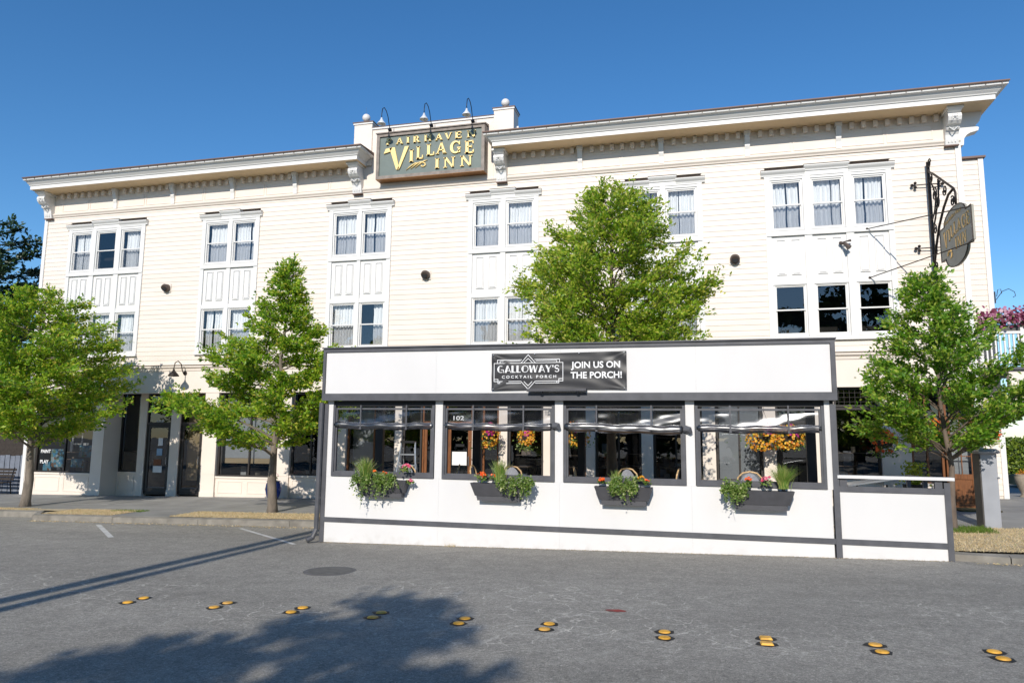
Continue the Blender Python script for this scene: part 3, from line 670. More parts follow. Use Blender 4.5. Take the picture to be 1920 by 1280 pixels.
def shopwin(x0, x1, z0, z1, y, mull=(), fm='darkframe', gm='shopglass', transom=None):
    q = bpy.data.objects.new('shop_window', None); col.objects.link(q); q.parent = hotel; q.location = (x0+8, 0, 0)
    f = MB().ring(x0, x1, z0, z1, .055, y-.03, y+.05)
    for m_ in mull: f.box(m_-.025, m_+.025, y-.028, y+.048, z0+.056, z1-.056)
    if transom: f.box(x0+.056, x1-.056, y-.027, y+.047, transom-.03, transom+.03)
    f.build('frame', fm, q)
    xs_ = [x0]+list(mull)+[x1]
    if z1-z0 > 1.6:
        rr_ = random.Random(int(x0*100)); ny = 0
        for k_ in range(int((x1-x0)*6)):
            cx_ = rr_.uniform(x0+.12, x1-.12); w_ = rr_.uniform(.04, .12); h_ = rr_.uniform(.08, .4); zz_ = z0+rr_.choice((.0, .0, .35, .7)); yy_ = y+.45+rr_.uniform(0, .5)
            B(cx_-w_, cx_+w_, yy_, yy_+.1, zz_, zz_+h_).build('display_item', rr_.choice(('paper', 'stone', 'rust', 'bluecloth', 'urn', 'fence', 'plinth', 'weave')), q)
        for zz_ in (.33, .68): B(x0+.1, x1-.1, y+.44, y+1.05, z0+zz_-.0, z0+zz_+.018).build('display_shelf', 'stone', q)
    for i in range(len(xs_)-1):
        MB().add([(xs_[i]+.02, y+.01, z0+.03), (xs_[i+1]-.02, y+.01, z0+.03), (xs_[i+1]-.02, y+.01, z1-.03), (xs_[i]+.02, y+.01, z1-.03)], [(0, 1, 2, 3)]).build('pane', gm, q)
    return q
def door(x0, x1, y, z1=2.5, fm='darkframe', label=None, panel=0, top=3.38, handle=1):
    q = bpy.data.objects.new('door', None); col.objects.link(q); q.parent = hotel; q.location = (x0+8, 0, 0); z0 = zf(x0)+.005
    if label: q['label'] = label
    MB().ring(x0, x1, z0, z1+.06, .05, y-.04, y+.06).build('door_frame', fm, q)
    pz = z0+.22+panel
    l = MB().ring(x0+.055, x1-.055, z0+.06, z1, .09, y-.02, y+.03, tb=.16+panel); l.build('leaf', fm, q)
    MB().add([(x0+.12, y, pz-.1), (x1-.12, y, pz-.1), (x1-.12, y, z1-.06), (x0+.12, y, z1-.06)], [(0, 1, 2, 3)]).build('pane', 'shopglass', q)
    MB().tube([(x1-.11, y-.03, 1.0+z0), (x1-.11, y-.08, 1.02+z0), (x1-.11, y-.08, 1.28+z0), (x1-.11, y-.03, 1.3+z0)], .01, 6).build('handle', 'alu', q)
    if top > z1+.2:
        MB().ring(x0, x1, z1+.062, top, .045, y-.035, y+.055).build('transom_frame', fm, q)
        MB().add([(x0+.04, y+.01, z1+.1), (x1-.04, y+.01, z1+.1), (x1-.04, y+.01, top-.04), (x0+.04, y+.01, top-.04)], [(0, 1, 2, 3)]).build('transom_pane', 'shopglass', q)
    return q
def paint(nm, str_, x, y, z, h, wd, parent, off=0, m='print', ext=.002): MB().text(str_, x, y, z, h, wd, ext, off).build_islands(nm, m, parent)
YG = .10
# left shop
pilaster(-23.31, -22.9); q1 = shopwin(-22.88, -20.45, .66, 3.37, YG, (-21.65,)); bulkhead(-22.9, -20.42, .66); pilaster(-20.42, -19.97)
paint('lettering', 'PAINT', -22.70, YG+.004, 1.33, .12, .42, q1, .02); paint('lettering', 'PLAY', -22.70, YG+.004, .97, .12, .36, q1, .02)
for (x, z, w_, h_, nm) in ((-22.0, .84, .62, .62, 'painting'), (-21.15, .84, .55, .30, 'painting'), (-20.85, 1.2, .55, .4, 'painting'), (-22.45, .72, .35, .3, 'painting')):
    B(x-w_/2, x+w_/2, YG+.06, YG+.075, z, z+h_).build(nm, 'mural', q1)
MB().ring(-21.45, -21.0, 1.62, 2.1, .05, YG+.05, YG+.07).build('white_frame', 'white', q1)
# recessed entrance
bulkhead(-19.97, -19.15, .70, .70); shopwin(-19.96, -19.15, .70, 3.6, .76); pilaster(-19.15, -18.86, .66, .2)
door(-18.86, -17.85, .74, 2.32, top=3.6, label='black framed glass shop door with posted notices'); pilaster(-17.85, -17.48, .66, .2)
d105 = bpy.data.objects['door']; paint('number', '105', -18.50, .735, 2.36, .14, .30, d105, .01)
for (x, z, w_, h_, mm) in ((-18.28, 1.62, .18, .26, 'paper'), (-18.30, 1.28, .22, .24, 'bluecloth'), (-18.36, .95, .30, .2, 'rust'), (-18.34, .70, .36, .22, 'paper')):
    B(x-w_/2, x+w_/2, .728, .736, z, z+h_).build('notice', mm, d105)
door(-17.48, -16.57, .74, 2.32, top=3.6, label='black framed glass door with pale blind behind the glass'); 
sd_ = MB(); sd_.box(-20.0, -19.975, .3, .95, zf(-20)-.05, 3.6); sd_.box(-16.56, -16.02, .66, .9, zf(-17)-.05, 3.6); sd_.box(-16.04, -16.015, .3, .9, zf(-16)-.05, 3.6); sd_.box(-19.97, -16.04, .05, .95, 3.6, 3.65); sd_.build('recess_wall', 'cream', hotel)
B(-17.40, -16.66, 1.0, 1.02, .45, 3.5).build('blind', 'soffit', hotel)
pilaster(-16.01, -15.5); shopwin(-15.48, -13.35, .66, 3.37, YG, (-14.32,)); bulkhead(-15.5, -13.32, .66); pilaster(-13.32, -12.8)
B(-15.40, -13.42, .34, .36, 1.25, 3.3).build('blind', 'sheer', hotel); B(-15.40, -13.42, .345, .365, 1.08, 1.245).build('blind_edge', 'soffit', hotel)
shopwin(-12.78, -11.35, .74, 3.37, YG, (-12.1,)); bulkhead(-12.8, -11.32, .74); pilaster(-11.32, -10.85)
shopwin(-10.83, -9.9, .80, 3.37, YG, (), 'wood'); bulkhead(-10.85, -9.88, .80); B(-10.75, -9.98, .30, .32, .85, 3.3).build('blind', 'sheer', hotel)
shopwin(-9.87, -9.22, .80, 3.37, YG); bulkhead(-9.88, -9.2, .8); pilaster(-9.2, -8.98); shopwin(-8.96, -8.35, .5, 3.37, YG); bulkhead(-8.98, -8.33, .5)
door(-8.32, -7.80, .1, 2.35, 'wood', top=3.37, label='narrow brown wooden glazed door behind the step ladder'); pilaster(-7.79, -7.56)
dd = door(-7.55, -6.72, .1, 2.35, 'wood', top=3.37, label='brown wooden shop door with a white notice on its glass')
B(-7.36, -6.9, .07, .078, 1.15, 1.55).build('notice', 'paper', dd); B(-7.25, -6.98, .07, .078, 1.7, 1.78).build('hours_sign', 'black', dd); paint('number', '102', -7.35, .10, 2.5, .13, .34, dd, .015)
pilaster(-6.71, -6.42); shopwin(-6.40, -5.9, .78, 3.37, YG, (), 'wood'); bulkhead(-6.42, -5.88, .78); pilaster(-5.88, -5.62)
shopwin(-5.60, -4.55, .78, 3.37, YG); bulkhead(-5.62, -4.53, .78); pilaster(-4.53, -4.2, m='cream')
shopwin(-4.18, -3.3, .78, 3.37, YG, (), 'wood'); bulkhead(-4.2, -3.28, .78); pilaster(-3.28, -3.02)
shopwin(-3.0, -1.72, .85, 3.37, YG, (-2.35,)); bulkhead(-3.02, -1.70, .85); pilaster(-1.70, -1.38); shopwin(-1.36, -.05, .85, 3.37, YG, (-.75,)); bulkhead(-1.38, -.03, .85)
pilaster(-.03, .32); shopwin(.34, 1.55, .85, 3.37, YG, (.95,)); bulkhead(.32, 1.57, .85)
B(.42, 1.48, .3, .32, .9, 3.3).build('blind', 'sheer', hotel)
pilaster(1.57, 1.9); door(1.92, 2.85, .1, 2.4, 'darkframe', top=3.37, label='dark framed glass restaurant door'); pilaster(2.86, 3.38)
qt = shopwin(3.40, 4.48, .95, 2.84, YG); bulkhead(3.38, 4.5, .95)
tw = MB(); tq = shopwin(3.40, 4.48, 2.86, 3.375, YG, (), 'darkframe')
lead = MB()
for i in range(1, 8): lead.box(3.40+i*.135-.004, 3.40+i*.135+.004, YG-.006, YG+.009, 2.92, 3.32)
for i in range(1, 4): lead.box(3.46, 4.42, YG-.007, YG+.008, 2.88+i*.12-.004, 2.88+i*.12+.004)
lead.build('leading', 'darkframe', tq)
pilaster(4.5, 5.2, -.03); shopwin(5.22, 5.98, .9, 3.37, YG, (5.6,), 'wood', transom=1.85); bulkhead(5.2, 6.0, .9)
# varnished entrance door with glazing bars and a panelled base
de = bpy.data.objects.new('entrance_door', None); col.objects.link(de); de.parent = hotel; de.location = (14, 0, 0); de['label'] = 'varnished brown entrance door with small panes above a solid panel'
MB().ring(6.0, 6.70, zf(6)+.005, 3.37, .06, -.02, .12).build('door_frame', 'wood', de)
lf = MB().ring(6.062, 6.638, zf(6)+.02, 2.60, .07, -.01, .04, tb=.1); lf.box(6.13, 6.57, -.009, .038, 1.02, 1.15); lf.box(6.34, 6.36, -.008, .03, 1.15, 2.54)
for z in (1.60, 2.05): lf.box(6.13, 6.57, -.007, .029, z-.01, z+.01)
lf.build('leaf', 'wood', de); B(6.16, 6.54, .0, .035, .50, 1.0).build('raised_panel', 'wood', de); B(6.12, 6.58, .012, .03, .44, 1.03).build('sunk_panel', 'wood', de)
MB().add([(6.12, .02, 1.12), (6.58, .02, 1.12), (6.58, .02, 2.56), (6.12, .02, 2.56)], [(0, 1, 2, 3)]).build('pane', 'shopglass', de)
B(6.12, 6.58, .25, .27, 1.1, 2.55).build('door_blind', 'curtain', de); MB().add([(6.05, .03, 2.64), (6.65, .03, 2.64), (6.65, .03, 3.33), (6.05, .03, 3.33)], [(0, 1, 2, 3)]).build('transom_pane', 'shopglass', de)
tag(B(5.95, 6.85, -1.0, -.2, side_z(6.3, -.6)+.004, side_z(6.3, -.6)+.03).build('door_mat', 'mat_'), 'brown door mat in front of the varnished entrance door', 'door mat')
# right wing set back behind the corner
wing = thing('rear_wing', (7.7, 3.5, .3), 'narrow cream clapboard rear wing set back behind the right corner of the hotel', 'building')
B(6.86, 8.42, 3.5, 9, .2, 10.66).build('wall', 'cream', wing)
z = .42
while z < 10.5: board(6.86, 8.42, z, .16, 3.499).build('clapboard', 'clap', wing); z += .165
B(8.42, 8.56, 3.44, 3.6, .25, 10.66).build('corner_board', 'white', wing); B(8.5, 8.56, 3.6, 9, .25, 10.66).build('side_wall', 'cream', wing)
B(6.86, 8.62, 3.38, 9, 10.6605, 10.72).build('roof_edge', 'brownroof', wing)
# small objects under the blade and on the wall: exhaust hoods, lens
def vent(x, z, label, s=1):
    t = thing('wall_vent', (x, -.04, z), label, 'vent', 'round exhaust vents on the clapboards')
    MB().tube([(x, -.03, z), (x, -.16, z-.01), (x, -.20, z-.04)], [.135*s, .135*s, .11*s], 18).build('hood', 'vent', t, smooth=False)
    B(x-.15, x+.15, -.045, -.03, z-.15, z+.15).build('backplate', 'clap', t)
    MB().tube([(x, -.205, z-.04), (x, -.208, z-.041)], .09*s, 14).build('grille', 'dark', t)
for x, lab in ((-17.82, 'brown round exhaust vent beside the leftmost triple window bay'), (-13.15, 'brown round exhaust vent above the second street tree'), (-8.29, 'brown round exhaust vent on the clapboards below the roof sign'), (.98, 'brown round exhaust vent to the left of the right triple window bay')): vent(x, 7.01, lab)
cm = thing('flood_light', (3.8, -.06, 7.28), 'small twin headed grey security light on the right bay panel', 'light')
MB().ball((3.75, -.12, 7.30), .05, 10, 8).build('junction_box', 'vent', cm); MB().tube([(3.75, -.14, 7.3), (3.85, -.22, 7.24), (3.93, -.27, 7.12)], [.03, .045, .075], 10).build('lamp_head', 'vent', cm); MB().tube([(3.75, -.14, 7.3), (3.9, -.18, 7.33), (4.0, -.2, 7.34)], [.02, .02, .035], 8).build('sensor', 'vent', cm)
# ------------------------------------------------------------------ serif lettering for the signs
def seg(p, q, w0, w1=None):
    w1 = w0 if w1 is None else w1; return [(p[0]-w0/2, p[1]), (p[0]+w0/2, p[1]), (q[0]+w1/2, q[1]), (q[0]-w1/2, q[1])]
def bar(x0, x1, y, t): return [(x0, y-t/2), (x1, y-t/2), (x1, y+t/2), (x0, y+t/2)]
def arc(cx, cy, rx, ry, a0, a1, t0, t1, n=10):
    out = []
    for i in range(n):
        A, B_ = R(a0+(a1-a0)*i/n), R(a0+(a1-a0)*(i+1)/n); ta = t0+(t1-t0)*math.sin(math.pi*i/n); tb = t0+(t1-t0)*math.sin(math.pi*(i+1)/n)
        out.append([(cx+(rx-ta)*math.cos(A), cy+(ry-ta*.8)*math.sin(A)), (cx+rx*math.cos(A), cy+ry*math.sin(A)), (cx+rx*math.cos(B_), cy+ry*math.sin(B_)), (cx+(rx-tb)*math.cos(B_), cy+(ry-tb*.8)*math.sin(B_))])
    return out
T_, t_ = .2, .09
def glyph(c):
    s = .05
    if c == 'I': return .34, [seg((.17, 0), (.17, 1), T_), bar(.02, .32, .04, .08), bar(.02, .32, .96, .08)]
    if c == 'L': return .62, [seg((.17, 0), (.17, 1), T_), bar(.02, .32, .96, .08), bar(.02, .58, .05, .10), [(.48, .05), (.60, .05), (.60, .30), (.54, .30)]]
    if c == 'E': return .64, [seg((.17, 0), (.17, 1), T_), bar(.02, .58, .96, .09), bar(.02, .60, .05, .10), bar(.17, .50, .52, .09), [(.50, .96), (.60, .96), (.60, .74), (.56, .74)], [(.52, .05), (.63, .05), (.63, .28), (.58, .28)], bar(.46, .51, .52, .2)]
    if c == 'F': return .60, [seg((.17, 0), (.17, 1), T_), bar(.02, .56, .96, .09), bar(.02, .32, .04, .08), bar(.17, .46, .52, .09), [(.50, .96), (.58, .96), (.58, .74), (.54, .74)], bar(.42, .47, .52, .2)]
    if c == 'A': return .80, [seg((.10, 0), (.40, 1), t_, .08), seg((.66, 0), (.40, 1), T_+.03, .10), bar(.2, .6, .33, .09), bar(-.02, .22, .03, .07), bar(.52, .80, .03, .07)]
    if c == 'V': return .80, [seg((.40, 0), (.14, 1), .08, T_+.03), seg((.40, 0), (.70, 1), .08, t_), bar(0, .28, .97, .07), bar(.58, .82, .97, .07)]
    if c == 'N': return .86, [seg((.14, 0), (.14, 1), t_), seg((.72, 0), (.72, 1), t_), seg((.70, 0), (.14, 1), .16, .20), bar(0, .26, .03, .07), bar(.6, .86, .97, .07), bar(.0, .14, .97, .07)]
    if c == 'H': return .84, [seg((.17, 0), (.17, 1), T_), seg((.67, 0), (.67, 1), T_), bar(.17, .67, .52, .09)]+[bar(a, a+.3, y, .07) for a in (.02, .52) for y in (.04, .96)]
    if c == 'R': return .74, [seg((.17, 0), (.17, 1), T_), bar(.02, .36, .96, .08), bar(.02, .32, .04, .08), bar(.17, .36, .50, .08)]+arc(.34, .73, .24, .27, -90, 90, .08, .17, 8)+[seg((.62, 0), (.36, .52), .2, .16), bar(.56, .76, .03, .07)]
    if c == 'G': return .82, arc(.42, .5, .42, .52, 40, 335, .08, .22, 16)+[seg((.72, .05), (.72, .45), .17), bar(.56, .84, .45, .08), [(.68, .72), (.78, .66), (.78, .98), (.72, .98)]]
    return .3, []
def place_glyph(m_, c, x, y0, y1, z, wd, ht, side='front'):
    gw, polys = glyph(c); sx = wd/gw
    for p in polys:
        area = sum(p[i][0]*p[(i+1) % len(p)][1]-p[(i+1) % len(p)][0]*p[i][1] for i in range(len(p)))
        q = [(x+a*sx, z+b*ht) for a, b in p] if side == 'front' else [(x-a*sx, z+b*ht) for a, b in p]
        m_.prism(q, y0, y1, 'y' if side == 'front' else 'x')
# roof sign
SX0, SX1, SZ0, SZ1, SY = -9.95, -6.33, 10.12, 11.63, -.42
rs = thing('roof_sign', (-8.14, SY, SZ0), 'large grey green board with raised gold letters mounted at the roofline', 'sign')
MB().ring(SX0, SX1, SZ0, SZ1, .10, SY, -.06).build('frame', 'signframe', rs); B(SX0+.1, SX1-.1, SY+.05, -.07, SZ0+.1, SZ1-.1).build('panel', 'signgreen', rs)
B(SX0+.002, SX1-.002, SY+.002, -.058, SZ0-.012, SZ0-.001).build('bottom_board', 'signunder', rs)
MB().prism([(SY-.04, SZ1-.005), (SY-.04, SZ1+.03), (-.05, SZ1+.12), (-.05, SZ1+.05)], SX0-.03, SX1+.03, 'x').build('hood', 'signframe', rs)
PX0, PW, PZ0, PH = SX0+.1, SX1-SX0-.2, SZ0+.1, SZ1-SZ0-.2
def U(u): return PX0+PW*u
def Vv(v): return PZ0+PH*v
def raised(c, u0, u1, v0, v1, nm='letter'):
    m_ = MB(); place_glyph(m_, c, U(u0), SY+.001, SY+.049, Vv(v0), PW*(u1-u0), PH*(v1-v0)); m_.build(nm, 'gold', rs)
f1 = [('F', .065, .115), ('A', .165, .235), ('I', .268, .30), ('R', .335, .405), ('H', .445, .515), ('A', .555, .625), ('V', .645, .715), ('E', .745, .81), ('N', .86, .945)]
for c, a, b in f1: raised(c, a, b, .775, .94)
m_ = MB()   # big swashed V
for p in ([(U(.175), Vv(.13)), (U(.205), Vv(.13)), (U(.155), Vv(.70)), (U(.10), Vv(.70))], [(U(.185), Vv(.13)), (U(.21), Vv(.16)), (U(.295), Vv(.70)), (U(.255), Vv(.70))],
          [(U(.045), Vv(.56)), (U(.11), Vv(.60)), (U(.13), Vv(.70)), (U(.065), Vv(.68))]): m_.prism(p, SY+.001, SY+.049, 'y')
m_.build('letter', 'gold', rs)
for c, a, b, v0, v1 in (('I', .30, .345, .29, .60), ('L', .37, .44, .35, .665), ('L', .47, .55, .41, .70), ('A', .565, .665, .43, .72), ('G', .70, .80, .41, .71), ('E', .84, .93, .38, .69)): raised(c, a, b, v0, v1)
for c, a, b in (('I', .555, .60), ('N', .64, .75), ('N', .80, .915)): raised(c, a, b, .07, .325)
sw_ = MB()
for k_ in range(3):
    sw_.tube([(U(.27+.045*k_+.12*t), SY+.03, Vv(.10+.02*k_+.17*math.sin(t*1.5))) for t in (0, .25, .5, .75, 1)], [.008, .022, .026, .02, .01], 6)
sw_.tube([(U(.43)+(.16-.018*i)*math.cos(2.2-i*.75), SY+.03, Vv(.19)+(.105-.012*i)*math.sin(2.2-i*.75)) for i in range(9)], [.02, .024, .026, .026, .024, .022, .02, .018, .012], 6)
sw_.build('scroll_ornament', 'gold', rs, smooth=True)
# gooseneck lamps over the roof sign
def goose(x, lab):
    t = thing('gooseneck_lamp', (x, SY-.02, 11.80), lab, 'lamp', 'gooseneck lamps above the roof sign')
    pts = [(x, SY+.1, 11.76), (x, SY-.03, 11.98), (x, SY-.10, 12.14), (x, SY-.24, 12.27), (x, SY-.40, 12.31), (x, SY-.52, 12.22), (x, SY-.57, 12.02), (x, SY-.57, 11.88)]
    MB().tube(pts, .013, 8).build('arm', 'black', t, smooth=True); MB().tube([(x, SY+.11, 11.75), (x, SY+.04, 11.79)], .06, 12).build('wall_plate', 'black', t)
    MB().lathe([(.025, 0), (.035, -.05), (.06, -.10), (.13, -.19), (.135, -.21), (.12, -.205), (.05, -.12), (.02, -.1)], (x, SY-.57, 11.90), 20).build('shade', 'lampwhite', t, smooth=True)
for x, l in ((-9.54, 'left'), (-8.12, 'middle'), (-6.74, 'right')): goose(x, '%s of the three white shaded gooseneck lamps arching over the roof sign' % l)
# shop wall lamp (dark) on the signboard
wl_ = thing('wall_lamp', (-16.86, -.03, 4.15), 'dark barn lamp on a curved arm above the recessed shop entrance', 'lamp')
MB().tube([(-16.86, -.03, 4.05), (-16.86, -.12, 4.02), (-16.86, -.2, 4.15), (-16.86, -.26, 4.33), (-16.86, -.42, 4.42), (-16.86, -.56, 4.35), (-16.86, -.6, 4.18), (-16.86, -.6, 4.1)], .016, 8).build('arm', 'iron', wl_, smooth=True)
MB().tube([(-16.86, -.031, 4.05), (-16.86, -.06, 4.05)], .07, 12).build('wall_plate', 'iron', wl_)
MB().lathe([(.03, .0), (.045, -.06), (.07, -.08), (.17, -.20), (.175, -.23), (.15, -.22), (.05, -.1), (.02, -.08)], (-16.86, -.6, 4.13), 20).build('shade', 'iron', wl_, smooth=True)
# ------------------------------------------------------------------ hanging blade sign
bs = thing('hanging_sign', (6.0, -.1, 5.26), 'olive oval ended hanging sign with gold letters on a scrolled iron bracket', 'sign')
XB = 6.0
MB().tube([(XB, -.15, 5.2), (XB, -.15, 9.38)], .045, 10).build('pole', 'iron', bs)
arm = MB(); arm.tube([(XB, -.15, 9.12), (XB, -.6, 8.88), (XB, -2.0, 8.02), (XB, -2.1, 7.88), (XB, -2.08, 7.6)], .028, 8)
arm.tube([(XB, -.17, 6.6), (XB, -.4, 7.0), (XB, -.75, 7.45), (XB, -1.2, 7.8), (XB, -1.6, 8.0), (XB, -1.95, 8.02)], .032, 8)
arm.tube([(XB, -.17, 7.4), (XB, -.5, 7.75), (XB, -.85, 8.2), (XB, -.9, 8.65)], .022, 8); arm.tube([(XB, -.17, 8.9), (XB, -.5, 8.55), (XB, -.62, 8.2), (XB, -.45, 7.9), (XB, -.2, 7.75)], .02, 8)
arm.build('arm', 'iron', bs, smooth=True)
def scroll(cy, cz, r, turn=1, n=16, a0=0): return [(XB, cy+turn*r*(1-i/n*.8)*math.cos(a0+i*.62), cz+r*(1-i/n*.8)*math.sin(a0+i*.62)) for i in range(n)]
for (cy, cz, r, tn, a0) in ((-.28, 9.3, .13, -1, 0), (-.33, 8.85, .12, 1, 2), (-.55, 8.35, .2, 1, 1), (-.75, 8.1, .2, -1, 2), (-.4, 7.45, .15, 1, 0), (-1.35, 8.2, .15, -1, 3), (-1.85, 7.75, .14, 1, 1), (-.35, 6.9, .15, -1, 1), (-.32, 6.5, .14, 1, 4), (-.3, 6.05, .13, -1, 2)):
    MB().tube(scroll(cy, cz, r, tn, 16, a0), .017, 6).build('scroll', 'iron', bs, smooth=True)
for zc in (8.78, 7.04):
    for x0_, d in ((5.62, -1), (6.32, 1)):
        m_ = MB(); m_.tube([(XB, -.13, zc), (x0_, -.10, zc)], .016, 6)
        m_.ball((x0_+d*.02, -.1, zc), .045, 8, 6); m_.ball((x0_-d*.06, -.1, zc+.06), .04, 8, 6); m_.ball((x0_-d*.06, -.1, zc-.06), .04, 8, 6); m_.build('wall_bracket', 'iron', bs)
# board: rectangle with rounded lobes above and below
def lobed():
    y0, y1, z0, z1 = -.86, -3.12, 6.46, 7.27; yc = (y0+y1)/2; P = [(y0, z0), (y0, z1)]
    a = [(yc+.78*math.cos(t), z1+.30*math.sin(t)) for t in np.linspace(0, math.pi, 14)]
    b = [(yc+.78*math.cos(t), z0+.33*math.sin(t)) for t in np.linspace(math.pi, 2*math.pi, 14)]
    P = [(y0, z1)]+[p for p in a]+[(y1, z1), (y1, z0)]+[p for p in b]+[(y0, z0)]
    return P
lb = lobed(); MB().prism(lb, XB-.03, XB+.03, 'x').build('board', 'blade', bs)
rim = MB()
for i in range(len(lb)): rim.tube([(XB-.03, *lb[i]), (XB-.03, *lb[(i+1) % len(lb)])], .016, 5)
rim.build('rim', 'iron', bs)
def bl(c, ya, yb, z0, z1, m='gold2'):
    m_ = MB(); gw, polys = glyph(c); sx = (ya-yb)/gw
    for p in polys: m_.prism([(ya-a*sx, z0+b*(z1-z0)) for a, b in p], XB-.040, XB-.0305, 'x')
    m_.build('letter', m, bs)
yy = -1.12
for c, wd, z0, ht in (('V', .34, 6.72, .42), ('I', .12, 6.83, .3), ('L', .2, 6.87, .3), ('L', .2, 6.89, .3), ('A', .27, 6.90, .3), ('G', .27, 6.88, .31), ('E', .22, 6.87, .31)):
    bl(c, yy, yy-wd, z0, z0+ht); yy -= wd+.045
for c, a, b in (('I', -1.95, -2.06), ('N', -2.12, -2.38), ('N', -2.44, -2.72)): bl(c, a, b, 6.52, 6.80)
yy = -1.30
for c in 'FAIRHAVEN':
    wd = .07 if c == 'I' else .11; bl(c, yy, yy-wd, 7.29+.05*math.sin((-yy-1.3)*2.2), 7.37+.05*math.sin((-yy-1.3)*2.2)); yy -= wd+.03
MB().tube([(XB-.035, -1.55+.14*math.cos(t), 6.5+.10*math.sin(t)) for t in (0, 1, 2, 3, 4, 4.8)], [.03, .03, .025, .02, .02, .012], 6).build('ornament', 'gold2', bs)
for z0, z1 in ((7.67, 7.24), (6.32, 6.42)):
    MB().tube([(4.44, -.04, z0), (XB, -3.08, z1)], .014, 6).build('stay_rod', 'iron', bs); MB().tube([(4.44, -.03, z0), (4.44, -.06, z0)], .035, 8).build('rod_plate', 'iron', bs)
# ------------------------------------------------------------------ dining porch in the parking lane
YP = -7.75
porch = thing('dining_porch', (-2.6, YP, 0), 'white and charcoal roofed dining porch with four open windows in the parking lane', 'porch')
def tz(x): return -.0045*(x+7.4)
class PMB(MB):
    def build(s, *a, **k):
        s.v = [(x, y, z+tz(x)) for x, y, z in s.v]; return MB.build(s, *a, **k)
def PB(*a): return PMB().box(*a)
PXL, PXR = -7.40, 2.20; YB = -5.35
# fascia box: white sheets with a charcoal frame
for (a, b) in ((-7.34, -4.9865), (-4.985, -2.5465), (-2.545, -.1065), (-.105, 2.12)): PB(a, b, YP-.10, YP-.06, 2.80, 3.63).build('fascia_sheet', 'pwhite', porch)
f = PMB(); f.box(PXL, PXR, YP-.13, YP-.04, 3.6305, 3.70); f.build('top_trim', 'pgrey', porch)
PB(PXL-.02, PXR+.02, YP-.16, YB+.1, 3.7005, 3.725).build('roof_cap', 'pgrey', porch)
f = PMB(); f.box(PXL, PXR, YP-.13, YP-.04, 2.66, 2.7995); f.build('bottom_trim', 'pgrey', porch)
for a, b in ((PXL, -7.345), (2.125, PXR)): PB(a, b, YP-.131, YP-.04, 2.80, 3.63).build('end_trim', 'pgrey', porch)
PB(PXL, PXR, YP-.039, YB, 3.0, 3.05).build('ceiling', 'black', porch)
PB(PXL+.0, PXL+.05, YP-.039, YB, 2.7, 3.70).build('side_fascia', 'pgrey', porch); PB(PXR-.05, PXR, YP-.039, YB, 2.66, 3.70).build('side_fascia', 'pgrey', porch)
PB(PXL+.05, PXR-.05, YP+.02, YP+.08, 2.555, 2.66).build('shadow_strip', 'black', porch)  # black strip paints the shadow in the recess under the fascia
PB(PXL+.05, PXR-.05, YB-.08, YB, 2.75, 3.0).build('back_beam', 'pgrey', porch)
# lower wall following the road
def wallpart(x0, x1, z1, m, y0, y1, nm='wall_sheet', zb=None):
    q = [(x0, road_z(x0)+.012), (x1, road_z(x1)+.012), (x1, z1), (x0, z1)] if zb is None else [(x0, zb), (x1, zb), (x1, z1), (x0, z1)]
    PMB().prism(q, y0, y1, 'y').build(nm, m, porch)
for (a, b) in ((-7.30, -4.9265), (-4.925, -2.5815), (-2.58, -.2265), (-.225, 2.06)): wallpart(a, b, 1.17, 'pwhite', YP, YP+.05)
for x0, x1 in ((-7.32, -7.2), (-5.02, -4.87), (-2.665, -2.51), (-.305, -.15), (2.0, 2.085)): PB(x0, x1, YP, YP+.10, 1.1705, 2.66).build('mullion', 'pwhite', porch)
wallpart(PXL, -7.301, 2.6, 'pgrey', YP-.02, YP+.1, 'corner_post'); wallpart(2.086, 2.18, 2.6, 'pgrey', YP-.03, YP+.1, 'corner_post')
PMB().box(-7.30, 2.085, YP-.02, YP-.0005, .285, .375).build('belt_trim', 'pgrey', porch)
# downpipe on the left corner
PMB().tube([(-7.43, YP-.06, 2.62), (-7.44, YP-.06, .15), (-7.48, YP-.12, -.02), (-7.56, YP-.2, -.07)], .05, 8).build('downpipe', 'pgrey', porch)
